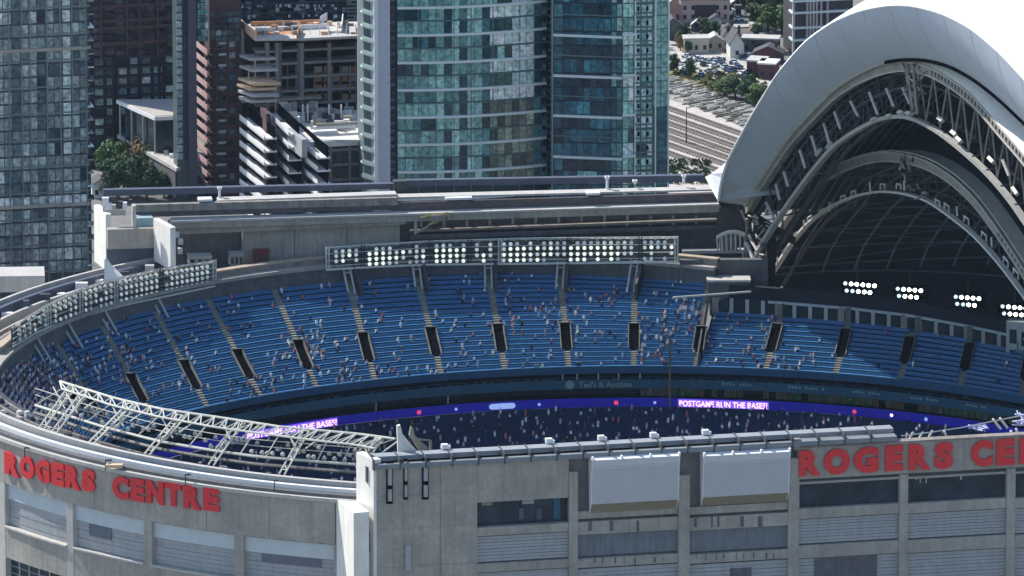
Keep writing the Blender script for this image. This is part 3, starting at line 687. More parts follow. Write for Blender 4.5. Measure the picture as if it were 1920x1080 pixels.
# red sign on the curved wall
SL = thing('wall_sign', 'red block lettering reading ROGERS CENTRE on left curved wall', 'sign', cp(cyl(210, 900)[0], RL, 27), 'red stadium name signs')
for ch, x0, x1, y0, y1 in (('R', 12, 39, 849, 892), ('O', 41, 67, 854, 898), ('G', 71, 96, 861, 905), ('E', 101, 123, 867, 911), ('R', 126, 153, 873, 917), ('S', 156, 181, 879, 922), ('C', 213, 244, 891, 936), ('E', 248, 273, 896, 940), ('N', 277, 309, 898, 945), ('T', 312, 342, 903, 949), ('R', 346, 379, 908, 955), ('E', 383, 413, 913, 958)):
    ym = (y0+y1)/2; t0, _ = cyl(x0, ym); t1, _ = cyl(x1, ym); zt = cyl((x0+x1)/2, y0+1)[1]; zb = cyl((x0+x1)/2, y1-1)[1]
    p0 = cp(t0, RL+.3, zb); p1 = cp(t1, RL+.3, zb); zl = cyl(x0, ym)[1]-cyl(x1, ym)[1]
    u = (p1-p0); w = u.length; u.normalize(); n_ = V((u.y, -u.x, 0)); letter(SL, ch, p0, u, n_, w, zt-zb)
# small projecting gear on the curved parapet
for x, y in ((57, 845), (207, 868), (355, 895), (520, 906)):
    th, z = cyl(x, y); m = MB(); m.tube(cp(th, RL-.3, z+.5), cp(th, RL+1.4, z+.8), .18, 6); m.tube(cp(th, RL+1.4, z+.8), cp(th, RL+1.4, z-1.2), .12, 6); part('flood_bracket', m, M_DSTEEL, ST)
th, z = cyl(218, 872); m = MB(); p = cp(th, RL+.6, z); m.box(p.x-1.6, p.x+1.6, p.y-.7, p.y+.7, p.z-.3, p.z+.3); part('tan_hatch_cover', m, mat('tan_cover', (.6, .45, .28), .7), ST)
# roof-deck clutter between the rails and the truss
rnd = random.Random(5)
for k in range(120):
    th = rnd.uniform(tL+2, cyl(660, 900)[0]); r_ = rnd.choice([107, 109.5, 112, 113.5])+rnd.uniform(-.4, .4); w = rnd.uniform(.3, 1.6); h = rnd.uniform(.3, 1.3)
    m = MB(); arcbox(m, th, th+w*.6, 30.0, 30.0+h, r_-.4, r_+.4, n=2); part('deck_unit', m, rnd.choice([M_CONC2, M_DSTEEL, M_SLATE, M_SLATE, M_CONC, M_DSTEEL, M_WHITE]), ST)
for r_ in (106.2, 108.4, 110.8):
    m = MB(); arcbox(m, tL, cyl(668, 900)[0], 30.0, 30.5, r_, r_+.4, n=40); part('cable_tray', m, M_RUST, ST)
# white triangular buttress plates at the corner
BT = thing('buttress', 'pair of white triangular plates standing on the corner roof', 'buttress', WR.p(px_a(775), 41, -7))
for x0, x1, yt, yb, hook, oo in ((743, 790, 795, 850, 1, -6.0), (768, 806, 800, 846, 0, -8.0)):
    w2 = Wall(WR.p(0, 0, oo), WR.d); m = MB()
    if hook: pp = [(745, yb), (743, 797), (749, 795), (753, 812), (770, 832), (786, yb)]
    else: pp = [(785, 846), (766, 815), (769, 798), (773, 801), (776, 815), (806, 843), (806, 848)]
    m.prism([w2.p(*w2.at(x, y)) for x, y in pp], w2.n*.8); part('plate', m, M_WSTEEL if hook else M_AISLE, BT)
m = MB(); w2 = Wall(WR.p(0, 0, -9), WR.d); m.tube(w2.p(*w2.at(808, 845)), w2.p(*w2.at(807, 826)), .3); m.tube(w2.p(*w2.at(775, 822)), w2.p(*w2.at(808, 826)), .2); part('frame', m, M_AISLE, BT)
# ================================================================== REAR RAIL STRUCTURE (far straight wall)
RA = Pz(250, 390, 38); RBp = Pz(1390, 355, 38)
WF = Wall(RA, (RBp-RA).to_2d())
def fline(x0, x1, y0a, y0b, y1a, y1b, o0, o1, mm, name, par=ST):
    """a course: top edge y0a at x0 -> y0b at x1, bottom y1a -> y1b"""
    A = [WF.at(x0, y0a), WF.at(x1, y0b), WF.at(x1, y1b), WF.at(x0, y1a)]
    m = MB(); m.hexa([WF.p(*A[3], o1), WF.p(*A[2], o1), WF.p(*A[2], o0), WF.p(*A[3], o0)], [WF.p(*A[0], o1), WF.p(*A[1], o1), WF.p(*A[1], o0), WF.p(*A[0], o0)])
    return part(name, m, mm, par)
fline(200, 745, 372, 360, 384, 370, -9, -7.5, M_SLATE, 'track_parapet'); fline(745, 770, 353, 352, 372, 370, -8, -6, M_DSTEEL, 'parapet_joint')
fline(770, 1330, 354, 344, 366, 356, -9, -7.5, M_SLATE, 'track_parapet')
M_TRK = mat('track_top', (.30, .31, .32), .6, var=.15)
fline(410, 745, 378, 366, 386, 376, -4, -1, M_CONC2, 'rail_strip'); fline(745, 1340, 372, 357, 376, 360, -4, -1, M_CONC2, 'rail_strip')
fline(252, 745, 384, 370, 397, 384, -.95, .3, M_RUST, 'girder_top')
fline(255, 1345, 394, 362, 407, 376, -1.0, .25, mat('dark_band', (.085, .07, .075), .6, var=.3), 'dark_band')  # dark purplish course paints the shadow band under the rail strips
fline(320, 1345, 409, 377, 413, 380, -.5, 2.6, M_CONC2, 'lit_beam'); fline(320, 1345, 413, 380, 424, 393, -.5, 2.2, M_CONC, 'beam_face')
fline(320, 760, 424, 408, 438, 418, -1, 1.2, M_CONC, 'lower_beam')
fline(320, 1400, 424, 393, 520, 500, -6, -3.0, M_CONCD, 'recess_wall')
fline(455, 750, 432, 417, 505, 500, -3, -.3, M_CONC, 'cladding_panel')
for x in (552, 650):
    fline(x, x+1.5, 428, 428, 500, 500, -.3, -.22, M_CONCD, 'panel_joint')
x = 790
while x < 1340:
    fline(x, x+5, 409, 409, 430, 430, -3, -2.2, M_CONC, 'pilaster'); x += 43
fline(770, 1345, 433, 412, 437, 416, -3, -.6, M_RUST, 'pipe_run'); fline(770, 1345, 443, 424, 452, 432, -3, -1.2, M_CONCD, 'pipe_run')
fline(1275, 1395, 462, 460, 466, 464, 2, 5, M_CONC2, 'pipe_run'); fline(1275, 1395, 466, 464, 486, 484, 2, 4.4, M_DSTEEL, 'dark_band')
# rail clips, posts
for x, y0, y1 in ((415, 358, 378), (1143, 338, 362), (1287, 335, 350), (1195, 345, 352)):
    m = MB(); WF.pbox(m, x-2, x+2, y0, y1, -4, -3.3); WF.pbox(m, x-4, x+4, y0, y0+4, -4.2, -3.1); part('track_post', m, M_WHITE, ST)
for x0, x1, y in ((835, 885, 370), (372, 398, 373), (1100, 1125, 361)):
    m = MB(); WF.pbox(m, x0, x1, y, y+4, -2, .4); part('white_plate', m, M_WHITE, ST)
# yellow bogie and hanging frame
BG = thing('roof_bogie', 'yellowish roof bogie frame on the far rail beam', 'machine', WF.p(WF.at(815, 400)[0], 36, 2.7))
m = MB(); 
for (xa, ya), (xb, yb) in (((800, 398), (838, 393)), ((812, 412), (836, 396)), ((800, 416), (828, 400)), ((802, 400), (812, 412)), ((838, 393), (838, 404)), ((785, 402), (800, 398))):
    m.tube(WF.p(*WF.at(xa, ya), 3), WF.p(*WF.at(xb, yb), 3), .28)
part('frame', m, mat('yellow_steel', (.42, .33, .12), .6, var=.2), BG)
m = MB(); m.tube(WF.p(*WF.at(776, 403), 3), WF.p(*WF.at(776, 432), 3), .35); m.tube(WF.p(*WF.at(776, 436), 1), WF.p(*WF.at(800, 418), 3), .25); part('strut', m, M_CONC, BG)
m = MB(); WF.pbox(m, 806, 830, 396, 407, 2.6, 3.6); part('housing', m, M_RUST, BG)
# machinery on the ledge below
for nm, lab, x0, x1, y0, y1, mm in (('machine', 'red ventilation unit on the rear ledge', 472, 500, 462, 484, mat('dull_red', (.16, .03, .03), .6, var=.3)), ('machine', 'grey dish-shaped unit beside the red ventilation unit', 427, 452, 466, 488, M_CONC),
                                ('machine', 'long low grey cabinet behind the left lamp gantry', 350, 392, 470, 486, M_CONC2)):
    T = thing('ventilation_unit' if 'red' in lab else 'rear_cabinet', lab, 'machine', WF.p(WF.at((x0+x1)/2, y1)[0], WF.at(x0, y1)[1], 4)); m = MB(); WF.pbox(m, x0, x1, y0+3, y1, 2, 5); part('body', m, mm, T)
    m = MB(); WF.pbox(m, x0-1, x1+1, y0, y0+3, 1.8, 5.3); part('lid', m, M_STEEL if 'red' not in lab else mm, T)
    for q in range(3):
        m = MB(); xx = x0+(x1-x0)*(q+.2)/3; WF.pbox(m, xx, xx+(x1-x0)*.18, y0+6, y1-4, 5, 5.08); part('vent', m, M_DSTEEL, T)
m = MB()
for k in range(7):
    a = math.pi*k/6; m.tube(WF.p(*WF.at(1338+52*(k/6.0), 445-20*math.sin(math.pi*(.15+.6*k/6))), 4.5), WF.p(*WF.at(1338+52*((k+1)/6.0), 445-20*math.sin(math.pi*(.15+.6*(k+1)/6))), 4.5), .5)
    m.tube(WF.p(*WF.at(1338+52*(k/6.0), 445-20*math.sin(math.pi*(.15+.6*k/6))), 4.5), WF.p(*WF.at(1340+50*(k/6.0), 462), 4.5), .2)
solo('cable_drum', m, M_WSTEEL, 'pale curved cable carrier frame beside the roof foot', 'machine')
m = MB(); WF.pbox(m, 1345, 1372, 438, 462, 2.5, 4.2); solo('junction_cabinet', m, M_RUST, 'brown cabinet behind the curved cable carrier', 'cabinet')
# left end: two tall lit fins, wall between them
def fin(name, A_px, B_px, ztop_px, y_bot, th, mm=M_LIT):
    (xa, ya), (xb, yb) = A_px, B_px
    zt = 37.0; A = Pz(xa, ya, zt); B = Pz(xb, yb, zt); zb = PY(xb, y_bot, B.y).z
    return slab(name, V((A.x, A.y, 0)), V((B.x, B.y, 0)), zb, zt, th, mm)
fin('pier_fin', (288, 410), (319, 427), 0, 506, 1.2)
fin('pier_fin', (176, 384), (198, 402), 0, 508, 1.2)
w2 = Wall(Pz(215, 425, 35), WF.d)
for x0, x1, y0, y1, o0, o1, mm, nm in ((200, 290, 425, 462, 0, 2, M_CONC, 'upper_wall'), (200, 290, 462, 508, 0, .8, M_SLATE, 'lower_wall'), (249, 287, 409, 424, -3, -.1, mat('teal_roofing', (.30, .42, .44), .6), 'stair_hood'), (250, 287, 424, 452, -3, .1, M_CONC, 'stair_hood_wall'),
                                       (197, 240, 395, 415, -6, -5, M_CONC2, 'rear_wall'), (246, 252, 380, 420, 1, 3, M_CONC2, 'small_fin'), (220, 300, 505, 511, 4, 6, M_CONC2, 'ledge')):
    m = MB(); w2.pbox(m, x0, x1, y0, y1, o0, o1); part(nm, m, mm, ST)
m = MB(); q = Pz(205, 500, 30); m.prism([q, q+V((3.2, -2, -2.6)), q+V((-1, -2, -2.6)), q+V((-1, 0, 1.5))], V((.4, 1.5, 0))); part('fin_brace', m, M_LIT, ST)
for k, (x, y) in enumerate(((200, 381), (214, 379), (206, 390), (226, 388), (234, 390))):
    m = MB(); q = w2.p(*w2.at(x, y), -3); m.box(q.x-.7, q.x+.7, q.y-.5, q.y+.5, q.z-1, q.z+.5); part('roof_unit', m, (M_WHITE, M_DSTEEL)[k % 2], ST)
for k, (x, y) in enumerate(((330, 435), (337, 448), (336, 466))):
    m = MB(); q = WF.p(*WF.at(x, y), 2); m.box(q.x-.5, q.x+.5, q.y-.4, q.y+.4, q.z-.6, q.z+.6); part('wall_light', m, M_WHITE, ST)
# flat grey roof at far left below the tower
m = MB(); w3 = Wall(Pz(0, 535, 27), (1, .06)); w3.pbox(m, -60, 84, 518, 548, -8, 0); L_ = solo('annex_roof', m, M_CONC2, 'flat grey annex roof under the left glass tower', 'building')

# ================================================================== LAMP GANTRIES
def lamp_mesh():
    m = MB(); n = 8; f = []; 
    ring_ = lambda r_, y: [V((r_*math.cos(2*math.pi*i/n), y, r_*math.sin(2*math.pi*i/n))) for i in range(n)]
    m.add(ring_(.45, -.25)+ring_(.45, -.02)+ring_(.25, .4), [(i, (i+1) % n, n+(i+1) % n, n+i) for i in range(n)]+[(n+i, n+(i+1) % n, 2*n+(i+1) % n, 2*n+i) for i in range(n)]+[tuple(range(2*n, 3*n))], 0)
    m.add(ring_(.41, -.2), [tuple(range(n))], 1)
    return m
def lampset(name, glow, col): return lamp_mesh().mesh('floodlight', [M_STEEL, mat(name, col, .3, var=0, emit=glow, ecol=col)])
LM = [lampset('lamp_glass_bright', 0.62, (.88, .92, .78)), lampset('lamp_glass', .22, (.80, .86, .80)), lampset('lamp_glass_dull', .08, (.7, .72, .7))]
def gantry(label, px0, px1, top, bot, rad, breaks, rows, pitch, legs, tone, steel):
    c = (px0+px1)/2
    G = thing('lamp_gantry', label, 'floodlight gantry', PR(c, interp(bot, c), rad), 'floodlight gantries on the rim')
    P = lambda x, f, dr=0.0: PR(x, interp(top, x)*(1-f)+interp(bot, x)*f, rad+dr)
    step = 22; xs_ = [px0+(px1-px0)*i/max(1, int((px1-px0)/step)) for i in range(int((px1-px0)/step)+1)]
    for nm, f, dr, r_ in (('top_chord', 0, 0, .12), ('top_chord', .06, 2.0, .11), ('bottom_chord', 1, 0, .14), ('bottom_chord', 1, 1.6, .16), ('lamp_rail', .30, 0, .10), ('lamp_rail', .62, 0, .10), ('lamp_rail', .86, 0, .10)):
        m = MB(); m.poly([P(x, f, dr) for x in xs_], r_); part(nm, m, steel, G)
    m = MB()
    for i in range(len(xs_)-1):
        a, b2 = xs_[i], xs_[i+1]; m.tube(P(a, 0), P((a+b2)/2, .06, 2.0), .09, 4); m.tube(P((a+b2)/2, .06, 2.0), P(b2, 0), .09, 4)
        m.tube(P(a, .06, 2), P(a, 1, 1.6), .10, 4); m.tube(P(a, .06, 2), P(b2, 1, 1.6), .09, 4)
    part('lattice', m, steel, G, kind='stuff')
    m = MB(); rows_ = [[P(x, .12, .9), P(x, .95, .9), P(x, .95, 1.0), P(x, .12, 1.0)] for x in xs_]; m.sweep(rows_, closed=True); part('rear_mesh', m, mat('mesh_dark', (.10, .10, .09), .8, var=.6, scale=1.5), G)
    for x in breaks:
        m = MB(); m.tube(P(x, -.02), P(x, 1.04), .17); m.tube(P(x+5, -.02), P(x+5, 1.04), .14); part('post', m, M_DSTEEL if random.random() < .5 else steel, G)
    m = MB(); rows_ = [[P(x, 1.0, -.5), P(x, 1.0, .3), P(x, 1.07, .3), P(x, 1.07, -.5)] for x in xs_]; m.sweep(rows_, closed=True); part('catwalk', m, steel, G)
    x = px0+5
    while x < px1-4:
        if min(abs(x-b_) for b_ in breaks) > 5.5:
            for f in rows:
                g_ = tone(x, f)
                if g_ is None or random.random() < .06: continue
                q = P(x, f, -.35); c2 = P(x+2, f, -.35)-P(x, f, -.35); o = link('floodlight', LM[g_], G, q, math.atan2(c2.y, c2.x)); o.rotation_euler.x = R(-14+random.uniform(-6, 6))
                o.rotation_euler.z += R(random.uniform(-12, 12))
        x += pitch
    for x in legs:
        m = MB(); q = P(x, 1.0, .5)
        for s in (-.7, .7):
            m.tube(q+V((s, 0, 0)), V((q.x*.965+s, q.y*.965, 20.2)), .24, 5); m.tube(q+V((s, 0, .6)), V((q.x*1.02+s, q.y*1.02, 23.2)), .2, 5)
        m.tube(q+V((-.7, 0, -1)), q+V((.7, 0, -1)), .2); part('leg', m, M_STEEL, G)
        if px1 < 500: continue
        m = MB(); u_ = V((q.x, q.y, 0)).normalized(); t_ = V((-u_.y, u_.x, 0)); a_ = u_*97-t_*1.2; b_ = u_*103-t_*1.2
        m.hexa([V((v.x, v.y, 18.5)) for v in (a_, b_, b_-t_*.6, a_-t_*.6)], [V((v.x, v.y, zz)) for v, zz in ((a_, 22.5), (b_, 26.5), (b_-t_*.6, 26.5), (a_-t_*.6, 22.5))]); part('bracket_plate', m, M_DSTEEL, G)
def toneA(x, f):
    if f < .3: return 1 if random.random() < .35 else (2 if random.random() < .6 else None)
    if 690 < x < 725 or 815 < x < 850 or 945 < x < 985 or 1078 < x < 1150: return 0
    if f > .8 and (x < 680 or 740 < x < 810 or 1010 < x < 1065 or x > 1150): return 2 if random.random() < .5 else None
    return random.choice([0, 1, 1])
gantry('long straight lamp gantry with bright lamps above the far seats', 612, 1272, [(612, 464), (800, 452), (1000, 446), (1272, 444)], [(612, 505), (690, 500), (800, 495), (1000, 493), (1272, 490)], 101.5,
       [612, 678, 805, 878, 935, 1065, 1198, 1266], (.22, .42, .66, .88), 12.6, (650, 780, 915, 1052, 1190), toneA, M_WSTEEL)
gtop = [(0, 640), (30, 607), (89, 572), (148, 542), (207, 524), (296, 504), (412, 487)]; gbot = [(0, 664), (30, 646), (74, 619), (148, 593), (237, 569), (296, 557), (397, 536), (412, 533)]
def toneB(x, f):
    if x < 85: return 1 if f > .5 and random.random() < .5 else 2
    return 1 if random.random() < .7 else 2
gantry('curved lamp gantry at the left end of the blue seats', 22, 404, gtop, gbot, 103.2, [22, 90, 150, 215, 300, 400], (.2, .42, .62, .84), 9.5, (60, 120, 190, 290), toneB, M_WSTEEL)
# near-left gantry seen from behind
NG = thing('lamp_gantry', 'near white lattice lamp gantry seen from behind, on the front left rim', 'floodlight gantry', Pz(400, 830, 33), 'floodlight gantries on the rim')
t_in = [(112, 715), (154, 728), (216, 747), (302, 767), (420, 784), (523, 800), (674, 814), (741, 823)]
t_out = [(116, 729), (165, 745), (210, 760), (296, 781), (403, 801), (500, 814), (600, 827), (667, 834), (703, 841)]
b_ch = [(66, 760), (135, 782), (195, 801), (300, 828), (400, 845), (480, 856), (611, 867), (690, 873)]
ZTT, ZBB = 37.5, 33.0
def chord(pts, z, n=26):
    x0, x1 = pts[0][0], pts[-1][0]; return [Pz(x0+(x1-x0)*i/n, interp(pts, x0+(x1-x0)*i/n), z) for i in range(n+1)]
C1, C2, C3 = chord(t_in, ZTT), chord(t_out, ZTT-.4), chord(b_ch, ZBB)
M_NG = mat('gantry_cream', (.62, .60, .52), .5, var=.12)
for nm, cc, r_ in (('top_chord', C1, .26), ('outer_chord', C2, .21), ('bottom_chord', C3, .28)):
    m = MB(); m.poly(cc, r_, 6); part(nm, m, M_NG, NG)
for i in range(26):
    m = MB(); m.tube(C1[i], C2[i], .15, 5); mid = (C2[i]+C2[i+1])/2; m.tube(C1[i], mid, .12, 5); m.tube(mid, C1[i+1], .12, 5); part('lattice_bay', m, M_NG, NG)
    if i % 2 == 0: m = MB(); m.tube(C2[i], C3[i], .13, 5); part('strut', m, M_NG, NG)
for xt, yt, xb, yb in ((130, 722, 71, 805), (154, 732, 95, 812), (240, 756, 165, 831), (332, 777, 270, 852), (446, 789, 390, 872), (569, 807, 523, 889), (705, 820, 672, 880)):
    for s in (0, 10):
        A = Pz(xt+s, yt+s*.15, ZTT+.2); B = Pz(xb+s, yb+s*.15, 31.5); m = MB(); m.tube(A, B, .2, 5)
        A2 = Pz(xt+s+4, yt+6, ZTT-1.4)
        part('ladder_strut', m, M_NG, NG)
    m = MB(); A = Pz(xt, yt, ZTT+.2); B = Pz(xb, yb, 31.5); A2 = Pz(xt+10, yt+1.5, ZTT+.2); B2 = Pz(xb+10, yb+1.5, 31.5)
    for k in range(9): m.tube(A+(B-A)*(k/9), A2+(B2-A2)*((k+1)/9) if k % 2 else A2+(B2-A2)*(k/9), .08, 4)
    part('lattice', m, M_NG, NG)
    m = MB(); q = Pz(xt-14, yt+25, 36); m.tube(Pz(xt+14, yt+4, 37), Pz(xt-24, yt+50, 33.5), .16, 5); m.tube(Pz(xt-30, yt+4, 37), Pz(xt-8, yt+44, 34), .16, 5); m.tube(Pz(xt+40, yt+8, 37.3), Pz(xt+4, yt+34, 35.5), .16, 5)
    part('brace', m, M_NG, NG)
# lamps' backs hanging in the frame
rl = random.Random(3)
for i in range(62):
    f = (i+.5)/62; x = 90+(690-90)*f; y = interp(b_ch, x)-rl.choice([8, 17, 26]); q = Pz(x, y, 34.5); o = link('floodlight', LM[2], NG, q, R(rl.uniform(200, 250))); o.rotation_euler.x = R(-25)
m = MB()
for cc, dz in ((chord([(x, y-20) for x, y in b_ch], 34.6), 0), (chord([(x, y-32) for x, y in b_ch], 36), 0)): m.poly(cc, .10, 5)
part('lamp_rail', m, M_STEEL, NG)
m = MB(); m.poly(chord([(x, y+14) for x, y in b_ch], 32), .35, 5); part('catwalk', m, M_RUST, NG)
# right gantry: only its top shows over the sign wall
RG = thing('lamp_gantry', 'white lattice gantry top poking over the right sign wall', 'floodlight gantry', Pz(1800, 812, 38), 'floodlight gantries on the rim')
cc = [Pz(x, y, 39) for x, y in ((1690, 817), (1740, 811), (1800, 802), (1860, 790), (1930, 776), (2010, 765))]
m = MB(); m.poly(cc, .12); part('top_chord', m, M_NG, RG)
for x, y, dx in ((1712, 815, -10), (1730, 815, -10), (1748, 812, -9), (1770, 812, 8), (1862, 790, 14), (1875, 788, 14), (1895, 812, 14), (1905, 808, 8)):
    m = MB(); m.tube(Pz(x, y-4, 39), Pz(x+dx, y+14, 36), .26); part('strut', m, M_WHITE, RG)
m = MB(); M_LAV = mat('lavender_steel', (.42, .42, .62), .5)
for k in range(16): m.tube(Pz(1815+rl.random()*40, 794+rl.random()*14, 39), Pz(1815+rl.random()*40, 796+rl.random()*16, 38), .13, 4)
for k in range(16): m.tube(Pz(1898+rl.random()*40, 768+rl.random()*30, 39), Pz(1898+rl.random()*40, 768+rl.random()*30, 38), .15, 4)
part('lattice', m, M_LAV, RG, kind='stuff')

# ================================================================== THE ROOF (stacked open at the right)
PHI = R(22); AW = V((math.sin(PHI), -math.cos(PHI), 0)); AN = V((math.cos(PHI), math.sin(PHI), 0))
F0 = Pz(1393, 383, 36)
def on_arch(px, py, dep=0.0):
    O = F0+AN*dep; r_ = ray(px, py); t = AN.dot(O-CAMP)/AN.dot(r_); q = CAMP+r_*t
    return (q-F0).dot(AW), q.z
def AP(s, z, dep): return F0+AW*s+AN*dep+V((0, 0, z-F0.z))
SC = 98.0
def curve(pts, dep, extra_lo=None, n=96):
    sz = [on_arch(x, y, dep) for x, y in pts]; sz.sort()
    if extra_lo: sz = extra_lo+sz
    # finish out of frame along the circle that fits the part in view
    import numpy as np
    A_ = np.array([[2*s, 2*z, 1] for s, z in sz]); b_ = np.array([s*s+z*z for s, z in sz]); (sc, zc, k_), *_ = np.linalg.lstsq(A_, b_, rcond=None)
    rad = math.sqrt(k_+sc*sc+zc*zc); s1, z1 = sz[-1]; off = z1-(zc+math.sqrt(rad*rad-(s1-sc)**2)); s = s1+4
    while s < sc+rad*.995 and s < 205:
        z = zc+math.sqrt(rad*rad-(s-sc)**2)+off
        if z < 12: break
        sz.append((float(s), float(z))); s += 4
    out = []; lo_, hi = sz[0][0], sz[-1][0]
    for i in range(n+1):
        s = lo_+(hi-lo_)*(0.5-0.5*math.cos(math.pi*i/n)); out.append((s, interp(sz, s)))
    for _ in range(2):
        out = [out[0]]+[(out[i][0], (out[i-1][1]+2*out[i][1]+out[i+1][1])/4) for i in range(1, len(out)-1)]+[out[-1]]
    return out
W_px = [(1345, 375), (1350, 340), (1360, 306), (1404, 223), (1455, 140), (1507, 80), (1559, 43), (1611, 21), (1663, 11), (1690, 11), (1715, 13), (1766, 27), (1818, 54), (1870, 98), (1920, 152)]
FI_px = [(1393, 383), (1420, 336), (1473, 256), (1518, 207), (1562, 162), (1607, 134), (1651, 114), (1696, 107), (1740, 109), (1784, 121), (1829, 147), (1873, 182), (1920, 227)]
A1o = [(1393, 386), (1420, 340), (1473, 260), (1518, 211), (1562, 166), (1607, 138), (1651, 120), (1696, 113), (1740, 122), (1784, 147), (1829, 182), (1873, 236), (1920, 289)]
A1i = [(1400, 520), (1420, 467), (1469, 391), (1518, 324), (1562, 271), (1607, 240), (1651, 218), (1696, 213), (1727, 224), (1762, 244), (1807, 280), (1851, 320), (1896, 373), (1920, 409)]
A2o = [(1412, 500), (1429, 453), (1473, 387), (1518, 342), (1562, 311), (1607, 293), (1651, 284), (1696, 287), (1740, 300), (1784, 327), (1829, 369), (1873, 430), (1920, 502)]
A2i = [(1430, 540), (1447, 511), (1487, 449), (1518, 413), (1562, 382), (1607, 364), (1651, 356), (1696, 360), (1740, 373), (1784, 404), (1829, 440), (1873, 489), (1920, 551)]
DW = -9.0
cW = curve(W_px, DW); cF = curve(FI_px, 0.0); c1 = curve(A1o, 1.0); c1i = curve(A1i, 1.5); c2 = curve(A2o, 16.0); c2i = curve(A2i, 16.5)
OR = thing('outer_roof_panel', 'huge glossy white outer roof shell with a shaded curved lip', 'roof', AP(98, 36, 40), 'stacked roof panels of the stadium')
N_ = len(cW)
def shellrow(i, d, f):
    s, z = cW[i]; return AP(SC+(s-SC)*(1+.05*f), 36+(z-36)*(1+.10*f), DW+d)
m = MB(); segs = [(0, 0), (2, .25), (6, .6), (14, 1.0), (30, 1.25), (60, 1.2), (95, .9), (130, .2)]
rows = [[shellrow(i, d, f) for i in range(N_)] for d, f in segs]; m.sweep(rows); part('roof_shell', m, M_ROOF, OR, smooth=True)
# thin lip edge and the fascia (curved, cut in cladding sheets)
m = MB(); m.sweep([[AP(s, z, DW), AP(s, z+.5, DW+.2), AP(s, z+.1, DW+.9), AP(s, z-.4, DW+.5)] for s, z in cW], closed=True); part('edge_trim', m, M_WHITE, OR, smooth=True)
def fas(i, f):                                              # f 0 outer ridge .. 1 inner edge
    a = AP(*cW[i], DW); b = AP(*cF[i], 0.0); p = a.lerp(b, f); bow = math.sin(math.pi*f)*1.2
    return p-AN*bow
M_FASC = mat('fascia_cladding_shaded', (.63, .67, .76), .5, var=.06, scale=.12, streak=.04)  # white cladding, its bluish skylit shade put into the colour
K_ = 4; i = 0
while i < N_-1:
    j = min(i+K_, N_-1); m = MB(); m.sweep([[fas(k, f/5) for f in range(6)] for k in range(i, j+1)]); part('fascia_sheet', m, M_FASC, OR, smooth=True)
    if i: m = MB(); m.poly([fas(i, f/5)+V((0, 0, .02))-AN*.02 for f in range(6)], .03, 4); part('sheet_joint', m, M_PANEL, OR)
    i = j
m = MB(); m.sweep([[AP(s, z, -.1), AP(s, z-.7, .3), AP(s, z-.7, 1.6), AP(s, z, 1.2)] for s, z in cF], closed=True); part('lower_edge', m, M_STEEL, OR)
thick_chord_later = [(s, z) for s, z in cF if s > 70]
m = MB(); m.sweep([[AP(s, z-.1, -.25), AP(s, z-.75, -.25), AP(s, z-.75, 1.4), AP(s, z-.1, 1.4)] for s, z in thick_chord_later], closed=True); part('dark_seam', m, M_BLACK, OR)
# lining behind the fascia, so the shell has thickness
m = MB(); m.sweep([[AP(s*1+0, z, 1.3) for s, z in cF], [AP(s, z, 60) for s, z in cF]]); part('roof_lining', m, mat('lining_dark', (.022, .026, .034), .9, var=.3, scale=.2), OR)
# sunlit foot of the panel (far end)
m = MB(); q = Pz(1322, 332, 41.5); q1 = AP(*cW[0], DW); q2 = AP(*cW[4], DW); m.prism([q1, q, Pz(1334, 326, 43), Pz(1360, 305, 44)], AN*14); part('foot_flare', m, M_WHITE, OR)
m = MB(); m.prism([Pz(1345, 377, 35.5), Pz(1393, 384, 35.5), Pz(1393, 400, 33.5), Pz(1345, 380, 33.5)], AN*12+V((0, 0, -8))); part('foot_block', m, mat('foot_dark', (.045, .04, .04), .8), OR)

def thick_chord(c, w, t, dep, mm, name, par, i0=0, i1=None, drop=0.0):
    i1 = i1 if i1 is not None else len(c); rows = []
    for i in range(i0, i1):
        s, z = c[i]; a = c[max(0, i-1)]; b = c[min(len(c)-1, i+1)]; tx, tz = b[0]-a[0], b[1]-a[1]; L_ = math.hypot(tx, tz) or 1; nx, nz = -tz/L_, tx/L_
        if nz < 0: nx, nz = -nx, -nz
        s0, z0 = s-nx*drop, z-nz*drop
        rows.append([AP(s0, z0, dep), AP(s0, z0, dep+t), AP(s0-nx*w, z0-nz*w, dep+t), AP(s0-nx*w, z0-nz*w, dep)])
    m = MB(); m.sweep(rows, closed=True); return part(name, m, mm, par)
def at_s(c, s): return interp(c, s)
def truss(par, co, ci, dep, wo, wi, mo, mi_, posts, lat0, seg):
    """outer box chord in sheets, inner chord, web members between"""
    n = len(co); i = 0
    while i < n-1:
        j = min(i+seg, n-1); thick_chord(co, wo, 1.8, dep, mo, 'outer_chord', par, i, j+1); i = j
    thick_chord(co, .28, 2.3, dep-.25, M_STEEL, 'chord_flange', par); thick_chord(co, .3, .4, dep-.15, M_STEEL, 'chord_flange', par, drop=wo)
    thick_chord(ci, wi, 1.2, dep, mi_, 'inner_chord', par)
    thick_chord(ci, wi*.8, .8, dep+5, M_DSTEEL, 'rear_chord', par, drop=-.5)
M_BEAM = mat('beam_beige', (.30, .275, .24), .7, var=.22, scale=.5, streak=.15); M_IN = mat('inner_chord_steel', (.36, .35, .32), .6, var=.2, scale=.7); M_WEB = mat('web_pale', (.50, .46, .44), .6, var=.15)
MR = thing('middle_roof_panel', 'sliding roof panel under the white shell with a tall open truss edge', 'roof', AP(98, 36, 1), 'stacked roof panels of the stadium')
truss(MR, c1, c1i, 1.0, 1.8, .75, M_BEAM, M_IN, 0, 0, 6)
def norm_at(c, s):
    z0, z1 = at_s(c, s-.5), at_s(c, s+.5); L_ = math.hypot(1, z1-z0); return (-(z1-z0)/L_, 1/L_)
